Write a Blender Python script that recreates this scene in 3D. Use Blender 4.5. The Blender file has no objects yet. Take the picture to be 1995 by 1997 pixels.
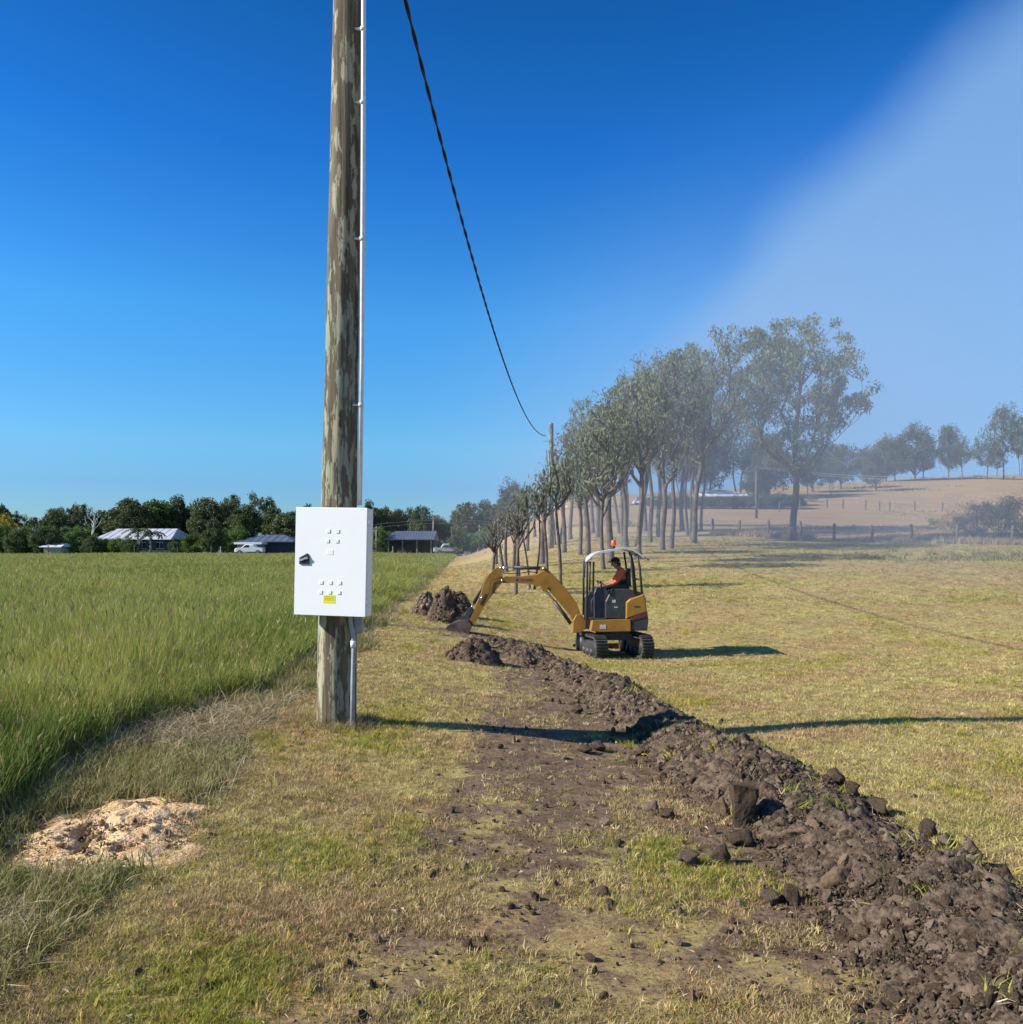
import bpy, math, random
import numpy as np
from mathutils import Vector, Matrix

# ------------------------------------------------------------------ camera, world, sun
S = bpy.context.scene
F = 1730.0; CX = 997.5; HY = 1085.0; CH = 1.75      # focal length and horizon in photo pixels, eye height
cam = bpy.data.cameras.new('camera'); camo = bpy.data.objects.new('camera', cam)
S.collection.objects.link(camo)
cam.sensor_fit = 'HORIZONTAL'; cam.sensor_width = 36.0; cam.lens = 36.0*F/1995.0
cam.shift_y = (HY-998.5)/1995.0
cam.clip_start = 0.1; cam.clip_end = 8000
camo.location = (0, 0, CH); camo.rotation_euler = (math.radians(90), 0, 0)
S.camera = camo
S.view_settings.view_transform = 'Standard'; S.view_settings.look = 'None'
S.view_settings.exposure = 0.6; S.view_settings.gamma = 1.0
S.view_settings.use_curve_mapping = False

SUN_EL = math.radians(33); SUN_BACK = math.radians(13)
# direction towards the sun: left of the view (-X), a little behind the camera (-Y)
sd = Vector((-math.cos(SUN_EL)*math.cos(SUN_BACK), -math.cos(SUN_EL)*math.sin(SUN_BACK), math.sin(SUN_EL)))
sun = bpy.data.lights.new('sun', 'SUN'); suno = bpy.data.objects.new('sun', sun); S.collection.objects.link(suno)
sun.energy = 5.0; sun.angle = math.radians(0.5); sun.color = (1.0, 0.95, 0.86)
suno.rotation_euler = (-sd).to_track_quat('-Z', 'Y').to_euler(); suno.location = (-30, -10, 40)

W = bpy.data.worlds.new('World'); S.world = W; W.use_nodes = True
nt = W.node_tree; nt.nodes.clear()
def N(nt, typ, **kw):
    n = nt.nodes.new(typ)
    for k, v in kw.items(): setattr(n, k, v)
    return n
out = N(nt, 'ShaderNodeOutputWorld'); bg = N(nt, 'ShaderNodeBackground')
sky = N(nt, 'ShaderNodeTexSky'); sky.sky_type = 'NISHITA'; sky.sun_disc = False
sky.sun_elevation = SUN_EL; sky.sun_rotation = math.atan2(sd.x, sd.y)
sky.air_density = 1.0; sky.dust_density = 0.3; sky.ozone_density = 1.0; sky.altitude = 50
geo = N(nt, 'ShaderNodeTexCoord'); sep = N(nt, 'ShaderNodeSeparateXYZ')
nt.links.new(geo.outputs['Generated'], sep.inputs[0])
hs = N(nt, 'ShaderNodeHueSaturation'); hs.inputs['Saturation'].default_value = 1.25; hs.inputs['Value'].default_value = 1.0
nt.links.new(sky.outputs[0], hs.inputs['Color'])
# height tint: deeper blue overhead
mr = N(nt, 'ShaderNodeMapRange'); mr.inputs['From Min'].default_value = 0.0; mr.inputs['From Max'].default_value = 0.55
nt.links.new(sep.outputs['Z'], mr.inputs['Value'])
ramp = N(nt, 'ShaderNodeValToRGB'); nt.links.new(mr.outputs[0], ramp.inputs[0])
ramp.color_ramp.elements[0].color = (0.27, 0.43, 0.68, 1); ramp.color_ramp.elements[1].color = (0.070, 0.40, 0.70, 1)
for p_, c_ in ((.14, (.25, .44, .72)), (.22, (.31, .58, .79)), (.47, (.26, .69, .97)), (.75, (.105, .51, .93))):
    e = ramp.color_ramp.elements.new(p_); e.color = (*c_, 1)
mul = N(nt, 'ShaderNodeMix', data_type='RGBA', blend_type='MULTIPLY'); mul.inputs[0].default_value = 1.0
nt.links.new(hs.outputs[0], mul.inputs['A']); nt.links.new(ramp.outputs[0], mul.inputs['B'])
# thin pale veil over the right hand part of the sky
def M(op, a=None, b=None, c=None, tree=None):
    t = tree or nt
    n = N(t, 'ShaderNodeMath', operation=op)
    for i, v in enumerate((a, b, c)):
        if v is None: continue
        if isinstance(v, (int, float)): n.inputs[i].default_value = v
        else: t.links.new(v, n.inputs[i])
    return n.outputs[0]
f1 = M('SUBTRACT', sep.outputs['X'], sep.outputs['Z'])
f2 = M('MULTIPLY_ADD', sep.outputs['Y'], 0.05, f1)
veil = N(nt, 'ShaderNodeMapRange', interpolation_type='SMOOTHSTEP')
veil.inputs['From Min'].default_value = -0.07; veil.inputs['From Max'].default_value = 0.05
vn = N(nt, 'ShaderNodeTexNoise'); vn.inputs['Scale'].default_value = 2.6; vn.inputs['Detail'].default_value = 5; vn.inputs['Roughness'].default_value = .55
nt.links.new(geo.outputs['Generated'], vn.inputs['Vector'])
f3 = M('ADD', f2, M('MULTIPLY_ADD', vn.outputs['Fac'], .16, -.08))
nt.links.new(f3, veil.inputs['Value'])
vm = M('MULTIPLY', veil.outputs[0], 0.72)
mixv = N(nt, 'ShaderNodeMix', data_type='RGBA'); nt.links.new(vm, mixv.inputs[0])
nt.links.new(mul.outputs['Result'], mixv.inputs['A']); mixv.inputs['B'].default_value = (1.35, 2.45, 4.1, 1)
nt.links.new(mixv.outputs['Result'], bg.inputs['Color']); bg.inputs['Strength'].default_value = 0.131
nt.links.new(bg.outputs[0], out.inputs[0])

random.seed(7); rng = np.random.default_rng(11)
R = math.radians

# ------------------------------------------------------------------ noise and terrain
def _h(ix, iy, iz, s):
    n = (ix.astype(np.int64)*374761393 + iy.astype(np.int64)*668265263 + iz.astype(np.int64)*2147483647 + s*974634777) & 0xffffffff
    n = ((n ^ (n >> 13))*1274126177) & 0xffffffff
    return ((n ^ (n >> 16)) & 0xffff)/65535.0
def vnoise(x, y, z=None, s=0):
    x = np.asarray(x, float); y = np.asarray(y, float); z = np.zeros_like(x) if z is None else np.asarray(z, float)
    ix, iy, iz = np.floor(x), np.floor(y), np.floor(z)
    fx, fy, fz = x-ix, y-iy, z-iz
    fx, fy, fz = [t*t*(3-2*t) for t in (fx, fy, fz)]
    r = 0
    for dx in (0, 1):
        for dy in (0, 1):
            for dz in (0, 1):
                r = r + _h(ix+dx, iy+dy, iz+dz, s)*(fx if dx else 1-fx)*(fy if dy else 1-fy)*(fz if dz else 1-fz)
    return r*2-1
def fbm(x, y, z=None, o=4, s=0):
    r = 0; a = 1; f = 1
    for i in range(o):
        r = r + a*vnoise(np.asarray(x)*f, np.asarray(y)*f, None if z is None else np.asarray(z)*f, s+i*17); a *= .5; f *= 2.03
    return r
def sst(a, b, t):
    t = np.clip((np.asarray(t, float)-a)/(b-a), 0, 1); return t*t*(3-2*t)
def seam(y): return -1.75-0.048*y
RY = [-60, 0, 6, 10, 14, 19, 24, 30, 40, 50, 60, 75, 100, 115, 135, 160, 200, 240, 320, 2500]
RZ = [0, 0, 0, -.06, -.20, -.38, -.12, .38, 1.24, 1.98, 2.7, 4.0, 6.2, 7.9, 11, 14.2, 18.8, 20.3, 20.3, 16]
def bank_x(y): return np.interp(y, [0, 3, 4, 5.1, 7.3, 9.5, 12.5, 15.5, 18.3], [1.95, 2.05, 2.10, 2.08, 1.84, 1.58, 1.28, .68, 0.02])
def terrain(x, y):
    x = np.asarray(x, float); y = np.asarray(y, float)
    Rz = np.interp(y, RY, RZ)
    q = x/np.maximum(y, 20)
    hf = np.interp(q, [0.0, .12, .3, .42, .55], [.55, .68, .90, 1.0, 1.10])
    Rz = np.where(y > 115, 7.9+(Rz-7.9)*hf, Rz)
    Lz = .12 + .0125*np.clip(y, 0, 135)
    xs = seam(y)
    w = sst(0, 1, (x-(xs-.4))/(3.2+.12*np.maximum(y, 0)))
    z = Lz*(1-w)+Rz*w
    near = np.exp(-(np.hypot(x, y)/60)**2)
    z = z + .03*fbm(x*.5, y*.5, o=3, s=3)*near + .010*fbm(x*3, y*3, o=3, s=9)*near
    z = z + (1-near)*.12*fbm(x*.05, y*.05, o=3, s=5)
    # drain bank on the right of the lawn
    d = np.abs(y-(47-.03*x)); z = z - .35*np.exp(-(d/1.6)**2)*sst(13, 20, x)
    # swale under spoil strip
    return z
def tz(x, y): return float(terrain(np.array([x]), np.array([y]))[0])
def hit(px, py, dmin=3.0, dmax=400.0):
    """first place on the ground seen along a direction"""
    d = np.geomspace(dmin, dmax, 3000)
    z = CH-(py-HY)/F*d
    g = terrain((px-CX)/F*d, d)
    i = np.argmax(z < g)
    if not (z < g).any(): i = len(d)-1
    return float((px-CX)/F*d[i]), float(d[i]), float(g[i])
def wx(px, d): return (px-CX)/F*d
def wz(py, d): return CH-(py-HY)/F*d

# ------------------------------------------------------------------ materials
def mat(name): 
    m = bpy.data.materials.new(name); m.use_nodes = True
    t = m.node_tree; b = t.nodes['Principled BSDF']
    return m, t, b
def noise_col(t, c1, c2, scale, detail=4, rough=.6, coord=None, stops=(.35, .65), vec=None):
    n = N(t, 'ShaderNodeTexNoise'); n.inputs['Scale'].default_value = scale; n.inputs['Detail'].default_value = detail
    n.inputs['Roughness'].default_value = rough
    if vec is not None: t.links.new(vec, n.inputs['Vector'])
    r = N(t, 'ShaderNodeValToRGB'); t.links.new(n.outputs['Fac'], r.inputs[0])
    r.color_ramp.elements[0].position = stops[0]; r.color_ramp.elements[1].position = stops[1]
    r.color_ramp.elements[0].color = (*c1, 1); r.color_ramp.elements[1].color = (*c2, 1)
    return r.outputs[0], n.outputs['Fac']
def mixc(t, fac, a, b, mode='MIX'):
    n = N(t, 'ShaderNodeMix', data_type='RGBA', blend_type=mode)
    for k, v in ((0, fac), ('A', a), ('B', b)):
        if isinstance(v, (int, float)): n.inputs[k].default_value = v
        elif isinstance(v, tuple): n.inputs[k].default_value = (*v, 1)
        else: t.links.new(v, n.inputs[k])
    return n.outputs['Result']
def simple(name, c1, c2=None, scale=8, rough=.6, metal=0, bump=0, spec=.4, obj=True, bscale=None, stops=(.35, .65)):
    m, t, b = mat(name)
    c2 = c2 or tuple(v*.8 for v in c1)
    tc = N(t, 'ShaderNodeTexCoord')
    col, fac = noise_col(t, c1, c2, scale, vec=tc.outputs['Object' if obj else 'Generated'], stops=stops)
    t.links.new(col, b.inputs['Base Color'])
    b.inputs['Roughness'].default_value = rough; b.inputs['Metallic'].default_value = metal
    b.inputs['Specular IOR Level'].default_value = spec
    if bump:
        nn = N(t, 'ShaderNodeTexNoise'); nn.inputs['Scale'].default_value = bscale or scale*3; nn.inputs['Detail'].default_value = 5
        t.links.new(tc.outputs['Object'], nn.inputs['Vector'])
        bp = N(t, 'ShaderNodeBump'); bp.inputs['Strength'].default_value = bump; bp.inputs['Distance'].default_value = .02
        t.links.new(nn.outputs['Fac'], bp.inputs['Height']); t.links.new(bp.outputs[0], b.inputs['Normal'])
    return m
def lawn_nodes(t):
    """dry short grass colour by place: brown, straw, olive and yellow green patches"""
    g = N(t, 'ShaderNodeNewGeometry')
    a, _ = noise_col(t, (.46, .32, .15), (.48, .40, .15), .55, 5, .65, vec=g.outputs['Position'], stops=(.42, .58))
    b_, f2 = noise_col(t, (0, 0, 0), (1, 1, 1), 1.3, 4, .6, vec=g.outputs['Position'], stops=(.52, .70))
    c = mixc(t, f2 if False else b_, a, (.38, .345, .095))
    return g, c
def leafy(name, colour_fn, trans=.35, rough=.7):
    m = bpy.data.materials.new(name); m.use_nodes = True; t = m.node_tree; t.nodes.clear()
    o = N(t, 'ShaderNodeOutputMaterial'); col = colour_fn(t)
    d = N(t, 'ShaderNodeBsdfPrincipled'); d.inputs['Roughness'].default_value = rough; d.inputs['Specular IOR Level'].default_value = .25
    tr = N(t, 'ShaderNodeBsdfTranslucent'); mx = N(t, 'ShaderNodeMixShader'); mx.inputs[0].default_value = trans
    t.links.new(col, d.inputs['Base Color']); t.links.new(col, tr.inputs['Color'])
    t.links.new(d.outputs[0], mx.inputs[1]); t.links.new(tr.outputs[0], mx.inputs[2]); t.links.new(mx.outputs[0], o.inputs[0])
    return m
def rnd(t):
    o = N(t, 'ShaderNodeObjectInfo'); return o.outputs['Random']
def varcol(c1, c2, ps=2.0, c3=None, p3=.45):
    def f(t):
        g = N(t, 'ShaderNodeNewGeometry')
        a, _ = noise_col(t, c1, c2, ps, 4, .6, vec=g.outputs['Position'], stops=(.38, .62))
        if c3 is not None:
            r = N(t, 'ShaderNodeValToRGB'); r.color_ramp.interpolation = 'LINEAR'
            r.color_ramp.elements[0].position = p3; r.color_ramp.elements[1].position = .98
            r.color_ramp.elements[0].color = (0, 0, 0, 1); r.color_ramp.elements[1].color = (1, 1, 1, 1)
            t.links.new(rnd(t), r.inputs[0]); a = mixc(t, r.outputs[0], a, c3)
        # value jitter per instance
        j = M('MULTIPLY_ADD', rnd(t), .5, .75, tree=t)
        cc = N(t, 'ShaderNodeCombineColor'); 
        for i in range(3): t.links.new(j, cc.inputs[i])
        return mixc(t, 1.0, a, cc.outputs[0], 'MULTIPLY')
    return f
def lawncol(t):
    g, c = lawn_nodes(t)
    j = M('MULTIPLY_ADD', M('POWER', rnd(t), 1.6, tree=t), 1.35, .50, tree=t)
    cc = N(t, 'ShaderNodeCombineColor')
    for i in range(3): t.links.new(j, cc.inputs[i])
    return mixc(t, 1.0, c, cc.outputs[0], 'MULTIPLY')

MAT = {}
MAT['lawn_blade'] = leafy('lawn_blade', lawncol, .3)
MAT['lawn_green'] = leafy('lawn_green', varcol((.29, .32, .05), (.42, .38, .075), 1.5, (.50, .41, .10)), .4)
MAT['straw'] = leafy('straw', varcol((.46, .36, .20), (.30, .22, .11), 1.5, (.54, .44, .26)), .2)
MAT['tall_blade'] = leafy('tall_blade', varcol((.135, .235, .032), (.32, .355, .075), .28, (.44, .39, .12), .5), .42)
MAT['seed'] = leafy('seed', varcol((.46, .38, .16), (.38, .33, .12), .5, (.52, .43, .20)), .3)
MAT['mown_blade'] = leafy('mown_blade', varcol((.17, .225, .045), (.33, .28, .10), 1.2, (.42, .33, .17)), .35)
MAT['soil'] = simple('soil', (.048, .033, .022), (.175, .125, .086), 24, .95, bump=.8, bscale=60, spec=.1)
MAT['clod'] = simple('clod', (.095, .066, .046), (.215, .152, .105), 5, .95, bump=1.0, bscale=40, spec=.1)
def clod_mat(name, c1, c2, c3):
    m, t, b = mat(name); tc = N(t, 'ShaderNodeTexCoord'); oi = N(t, 'ShaderNodeObjectInfo')
    col, f = noise_col(t, c1, c2, 4, 5, .7, vec=tc.outputs['Object'])
    r = N(t, 'ShaderNodeValToRGB'); t.links.new(oi.outputs['Random'], r.inputs[0]); r.color_ramp.elements[0].position = .45; r.color_ramp.elements[1].position = 1.0
    r.color_ramp.elements[0].color = (0, 0, 0, 1); r.color_ramp.elements[1].color = (.9, .9, .9, 1)
    col = mixc(t, r.outputs[0], col, c3); t.links.new(col, b.inputs['Base Color']); b.inputs['Roughness'].default_value = .97; b.inputs['Specular IOR Level'].default_value = .08
    g = N(t, 'ShaderNodeNewGeometry'); nn = N(t, 'ShaderNodeTexNoise'); nn.inputs['Scale'].default_value = 90; nn.inputs['Detail'].default_value = 6; nn.inputs['Roughness'].default_value = .75
    t.links.new(g.outputs['Position'], nn.inputs['Vector']); bp = N(t, 'ShaderNodeBump'); bp.inputs['Strength'].default_value = 1; bp.inputs['Distance'].default_value = .02
    t.links.new(nn.outputs['Fac'], bp.inputs['Height']); t.links.new(bp.outputs[0], b.inputs['Normal']); return m
MAT['clod'] = clod_mat('clod', (.060, .041, .028), (.140, .100, .068), (.31, .225, .155))
MAT['clod_tan'] = simple('clod_tan', (.24, .155, .090), (.40, .29, .18), 7, .95, bump=1.0, bscale=40, spec=.1)
MAT['clay'] = simple('clay', (.68, .47, .25), (.44, .22, .09), 5, .95, bump=1.0, bscale=50, spec=.1, stops=(.50, .70))
MAT['clay_clod'] = simple('clay_clod', (.66, .46, .30), (.45, .24, .12), 9, .95, bump=1.0, bscale=50, spec=.1)
MAT['white_paint'] = simple('white_paint', (.89, .88, .84), (.87, .86, .82), 3, .35)
MAT['white_pvc'] = simple('white_pvc', (.80, .80, .78), (.68, .68, .66), 12, .4)
MAT['grey_pvc'] = simple('grey_pvc', (.36, .38, .40), (.28, .30, .32), 12, .5)
MAT['black_plastic'] = simple('black_plastic', (.02, .02, .022), (.03, .03, .03), 10, .45)
MAT['sticker'] = simple('sticker', (.85, .78, .02), (.80, .72, .02), 5, .5)
MAT['ink'] = simple('ink', (.35, .30, .02), (.45, .38, .02), 5, .6)
MAT['steel'] = simple('steel', (.45, .46, .48), (.35, .36, .38), 10, .35, metal=.8)
MAT['chrome'] = simple('chrome', (.75, .76, .78), (.65, .66, .68), 10, .15, metal=1)
MAT['cable'] = simple('cable', (.008, .008, .012), (.015, .015, .02), 30, .6)
MAT['yellow'] = simple('yellow', (.36, .175, .020), (.23, .115, .022), 3, .45, stops=(.4, .7))
MAT['dark_paint'] = simple('dark_paint', (.030, .032, .036), (.055, .055, .055), 4, .5)
MAT['rubber'] = simple('rubber', (.028, .027, .027), (.07, .06, .05), 6, .85)
MAT['maroon'] = simple('maroon', (.14, .03, .03), (.10, .025, .025), 6, .5)
MAT['blue_print'] = simple('blue_print', (.06, .05, .20), (.05, .05, .16), 6, .5)
MAT['beacon'] = simple('beacon', (.95, .12, .02), (.85, .09, .02), 6, .3)
MAT['skin'] = simple('skin', (.40, .22, .15), (.34, .18, .12), 9, .6)
MAT['hi_vis'] = simple('hi_vis', (.85, .16, .05), (.70, .12, .04), 5, .8)
MAT['navy'] = simple('navy', (.02, .022, .04), (.03, .03, .05), 8, .9)
MAT['worn_steel'] = simple('worn_steel', (.20, .14, .10), (.06, .045, .04), 5, .6, metal=.3)
MAT['roof_light'] = simple('roof_light', (.52, .53, .56), (.42, .43, .46), .5, .5)
MAT['roof_white'] = simple('roof_white', (.78, .78, .78), (.66, .66, .68), .5, .5)
MAT['roof_dark'] = simple('roof_dark', (.12, .14, .18), (.085, .10, .13), .5, .5)
MAT['wall_green'] = simple('wall_green', (.05, .09, .08), (.04, .07, .06), .5, .8)
MAT['wall_pale'] = simple('wall_pale', (.42, .46, .32), (.36, .40, .28), .5, .8)
MAT['wall_lilac'] = simple('wall_lilac', (.30, .26, .29), (.24, .21, .24), .5, .8)
MAT['wall_navy'] = simple('wall_navy', (.035, .055, .08), (.03, .045, .065), .5, .8)
MAT['wall_brick'] = simple('wall_brick', (.13, .05, .045), (.10, .04, .04), 1.5, .9)
MAT['glass'] = simple('glass', (.02, .025, .03), (.03, .035, .04), 1, .1)
MAT['post_wood'] = simple('post_wood', (.16, .135, .11), (.09, .075, .06), 6, .9, bump=.5)
MAT['wire'] = simple('wire', (.30, .30, .30), (.22, .22, .22), 6, .5, metal=.5)
MAT['bleached'] = simple('bleached', (.55, .52, .46), (.42, .40, .36), 3, .8)
MAT['bark'] = simple('bark', (.17, .135, .11), (.075, .058, .048), 2.2, .9, bump=.6, bscale=9)
MAT['bark_pale'] = simple('bark_pale', (.36, .32, .28), (.16, .13, .11), 1.3, .85, bump=.4, bscale=9)
def gumleaf(c1, c2, c3=None): return varcol(c1, c2, .6, c3)
MAT['gum_leaf'] = leafy('gum_leaf', varcol((.13, .155, .085), (.20, .22, .125), .7), .3)
MAT['far_leaf'] = leafy('far_leaf', varcol((.065, .100, .036), (.12, .155, .055), .25), .2)
MAT['far_leaf_olive'] = leafy('far_leaf_olive', varcol((.10, .125, .05), (.155, .17, .07), .25), .2)
MAT['far_leaf_bright'] = leafy('far_leaf_bright', varcol((.09, .16, .03), (.14, .21, .045), .25), .25)
MAT['hill_leaf'] = leafy('hill_leaf', varcol((.070, .092, .045), (.110, .130, .060), .4), .25)
MAT['wattle_leaf'] = leafy('wattle_leaf', varcol((.30, .24, .03), (.16, .16, .03), .3), .25)
MAT['dry_shrub'] = leafy('dry_shrub', varcol((.50, .38, .24), (.34, .26, .15), .8), .2)
MAT['litter'] = simple('litter', (.50, .41, .29), (.32, .23, .15), 30, .8)

# pole timber: dark weathered grain with pale lichen patches
m, t, b = mat('pole_timber'); MAT['pole_timber'] = m
tc = N(t, 'ShaderNodeTexCoord'); mp = N(t, 'ShaderNodeMapping'); mp.inputs['Scale'].default_value = (1, 1, .22)
t.links.new(tc.outputs['Object'], mp.inputs[0])
mp2 = N(t, 'ShaderNodeMapping'); mp2.inputs['Scale'].default_value = (1, 1, .035); t.links.new(tc.outputs['Object'], mp2.inputs[0])
mp3 = N(t, 'ShaderNodeMapping'); mp3.inputs['Scale'].default_value = (1, 1, .30); t.links.new(tc.outputs['Object'], mp3.inputs[0])
base, _ = noise_col(t, (.095, .075, .050), (.225, .185, .125), 22, 6, .7, vec=mp2.outputs[0], stops=(.35, .7))
pat, _ = noise_col(t, (0, 0, 0), (1, 1, 1), 12.0, 7, .68, vec=mp.outputs[0], stops=(.505, .54))
lich, _ = noise_col(t, (.38, .34, .225), (.31, .32, .225), 5, 3, .5, vec=mp3.outputs[0], stops=(.45, .55))
grain, gf = noise_col(t, (.62, .62, .62), (1.1, 1.1, 1.1), 60, 4, .6, vec=mp2.outputs[0], stops=(.3, .6))
c = mixc(t, pat, base, lich); c = mixc(t, 1.0, c, grain, 'MULTIPLY')
t.links.new(c, b.inputs['Base Color']); b.inputs['Roughness'].default_value = .9; b.inputs['Specular IOR Level'].default_value = .15
bp = N(t, 'ShaderNodeBump'); bp.inputs['Strength'].default_value = .6; bp.inputs['Distance'].default_value = .01
hh = M('MULTIPLY_ADD', pat, .5, gf, tree=t)
t.links.new(hh, bp.inputs['Height']); t.links.new(bp.outputs[0], b.inputs['Normal'])

# ground
m, t, b = mat('ground'); MAT['ground'] = m
at = N(t, 'ShaderNodeAttribute'); at.attribute_name = 'zone'; sp = N(t, 'ShaderNodeSeparateColor'); t.links.new(at.outputs['Color'], sp.inputs[0])
g, lawn = lawn_nodes(t)
fine, ff = noise_col(t, (.45, .43, .41), (1.38, 1.34, 1.28), 30, 7, .8, vec=g.outputs['Position'], stops=(.33, .66))
patch, pf = noise_col(t, (0, 0, 0), (1, 1, 1), 3.2, 6, .7, vec=g.outputs['Position'], stops=(.44, .58))
dirt, _ = noise_col(t, (.15, .10, .066), (.29, .205, .14), 5, 6, .7, vec=g.outputs['Position'], stops=(.35, .65))
green, _ = noise_col(t, (.055, .075, .022), (.10, .12, .035), 1.2, 5, .7, vec=g.outputs['Position'])
mown, _ = noise_col(t, (.17, .125, .07), (.12, .135, .04), 2.2, 6, .7, vec=g.outputs['Position'], stops=(.42, .56))
dry, _ = noise_col(t, (.42, .29, .155), (.33, .23, .115), .22, 6, .7, vec=g.outputs['Position'], stops=(.4, .62))
def thr(ch, w=.35):   # zone weight broken up by noise
    s = M('ADD', ch, M('MULTIPLY_ADD', pf, w*2, -w, tree=t), tree=t)
    n = N(t, 'ShaderNodeMapRange', interpolation_type='SMOOTHSTEP'); n.inputs['From Min'].default_value = .35; n.inputs['From Max'].default_value = .65
    t.links.new(s, n.inputs['Value']); return n.outputs[0]
lawn2 = mixc(t, M('MULTIPLY', patch, .30, tree=t), lawn, dirt)
c = mixc(t, thr(sp.outputs[2], .2), lawn2, dry)
c = mixc(t, thr(sp.outputs[0], .9), c, dirt)
c = mixc(t, thr(sp.outputs[1], .25), c, mown)
ag = N(t, 'ShaderNodeAttribute'); ag.attribute_name = 'tall'
c = mixc(t, ag.outputs['Fac'], c, green)
c = mixc(t, 1.0, c, fine, 'MULTIPLY')
t.links.new(c, b.inputs['Base Color']); b.inputs['Roughness'].default_value = 1; b.inputs['Specular IOR Level'].default_value = .05
bp = N(t, 'ShaderNodeBump'); bp.inputs['Strength'].default_value = .9; bp.inputs['Distance'].default_value = .03
t.links.new(ff, bp.inputs['Height']); t.links.new(bp.outputs[0], b.inputs['Normal'])

# ------------------------------------------------------------------ object helpers
COL = S.collection
def tag(o, label=None, cat=None, group=None, kind=None):
    if label: o['label'] = label
    if cat: o['category'] = cat
    if group: o['group'] = group
    if kind: o['kind'] = kind
    return o
def empty(name, loc, label, cat, group=None, rz=0):
    o = bpy.data.objects.new(name, None); COL.objects.link(o); o.location = loc; o.rotation_euler = (0, 0, rz)
    o.empty_display_size = .2
    return tag(o, label, cat, group)
class MB:
    def __init__(s): s.v = []; s.f = []; s.n = 0
    def add(s, vs, fs):
        s.f += [tuple(i+s.n for i in f) for f in fs]; s.v += [tuple(v) for v in vs]; s.n += len(vs); return s
    def box(s, a, b_, rot=None, at=None):
        x0, y0, z0 = a; x1, y1, z1 = b_
        vs = [Vector(p) for p in ((x0,y0,z0),(x1,y0,z0),(x1,y1,z0),(x0,y1,z0),(x0,y0,z1),(x1,y0,z1),(x1,y1,z1),(x0,y1,z1))]
        if rot is not None: vs = [rot @ v for v in vs]
        if at is not None: vs = [v+Vector(at) for v in vs]
        return s.add(vs, [(3,2,1,0),(4,5,6,7),(0,1,5,4),(1,2,6,5),(2,3,7,6),(3,0,4,7)])
    def bevbox(s, a, b_, r=.02):
        x0, y0, z0 = a; x1, y1, z1 = b_
        bm_pts = []
        prof = [(x0+r, z0), (x1-r, z0), (x1, z0+r), (x1, z1-r), (x1-r, z1), (x0+r, z1), (x0, z1-r), (x0, z0+r)]
        return s.prism(prof, y0, y1, r)
    def prism(s, pts, y0, y1, bev=0.0):
        """profile in x,z extruded along y, with a small chamfer at both ends"""
        n = len(pts)
        if bev > 0:
            cx = sum(p[0] for p in pts)/n; cz = sum(p[1] for p in pts)/n
            def ins(p):
                dx, dz = cx-p[0], cz-p[1]; l = math.hypot(dx, dz) or 1; k = min(bev, l*.5)/l
                return (p[0]+dx*k, p[1]+dz*k)
            rings = [([ins(p) for p in pts], y0), (pts, y0+bev), (pts, y1-bev), ([ins(p) for p in pts], y1)]
        else: rings = [(pts, y0), (pts, y1)]
        vs = [(p[0], y, p[1]) for r_, y in rings for p in r_]
        fs = []
        for k in range(len(rings)-1):
            for i in range(n):
                j = (i+1) % n; fs.append((k*n+i, k*n+j, (k+1)*n+j, (k+1)*n+i))
        fs.append(tuple(reversed(range(n)))) ; fs.append(tuple((len(rings)-1)*n+i for i in range(n)))
        return s.add(vs, fs)
    def tube(s, pts, r, seg=8, cap=True):
        pts = [Vector(p) for p in pts]; n = len(pts); rs = r if isinstance(r, (list, tuple)) else [r]*n
        vs = []
        t0 = (pts[1]-pts[0]).normalized(); up = Vector((0, 0, 1)) if abs(t0.z) < .9 else Vector((1, 0, 0))
        a = t0.cross(up).normalized()
        for i, p in enumerate(pts):
            tt = (pts[min(i+1, n-1)]-pts[max(i-1, 0)]).normalized()
            a = (a-tt*a.dot(tt)).normalized(); b_ = tt.cross(a)
            for k in range(seg):
                an = 2*math.pi*k/seg; vs.append(p+(a*math.cos(an)+b_*math.sin(an))*rs[i])
        fs = [(i*seg+k, i*seg+(k+1) % seg, (i+1)*seg+(k+1) % seg, (i+1)*seg+k) for i in range(n-1) for k in range(seg)]
        if cap: fs += [tuple(reversed(range(seg))), tuple((n-1)*seg+k for k in range(seg))]
        return s.add(vs, fs)
    def mesh(s, name, smooth=False):
        me = bpy.data.meshes.new(name); me.from_pydata(s.v, [], s.f); me.update()
        if smooth: me.polygons.foreach_set('use_smooth', [True]*len(me.polygons))
        return me
    def build(s, name, m, parent=None, smooth=False, loc=None):
        return mk(name, s.mesh(name, smooth), m, parent, loc)
def mk(name, me, m, parent=None, loc=None):
    if m is not None and not me.materials: me.materials.append(m if not isinstance(m, str) else MAT[m])
    o = bpy.data.objects.new(name, me); COL.objects.link(o)
    if parent is not None: o.parent = parent
    if loc is not None: o.location = loc
    return o
def npmesh(name, v, f, smooth=False, m=None):
    """v (n,3) array, f (m,k) array"""
    me = bpy.data.meshes.new(name); v = np.asarray(v, np.float32); f = np.asarray(f, np.int32); k = f.shape[1]
    me.vertices.add(len(v)); me.vertices.foreach_set('co', v.ravel())
    me.loops.add(f.size); me.loops.foreach_set('vertex_index', f.ravel())
    me.polygons.add(len(f)); me.polygons.foreach_set('loop_start', np.arange(0, f.size, k, dtype=np.int32))
    try: me.polygons.foreach_set('loop_total', np.full(len(f), k, np.int32))
    except Exception: pass
    if smooth: me.polygons.foreach_set('use_smooth', np.ones(len(f), bool))
    me.update(calc_edges=True); me.validate()
    if m: me.materials.append(MAT[m])
    return me
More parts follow.
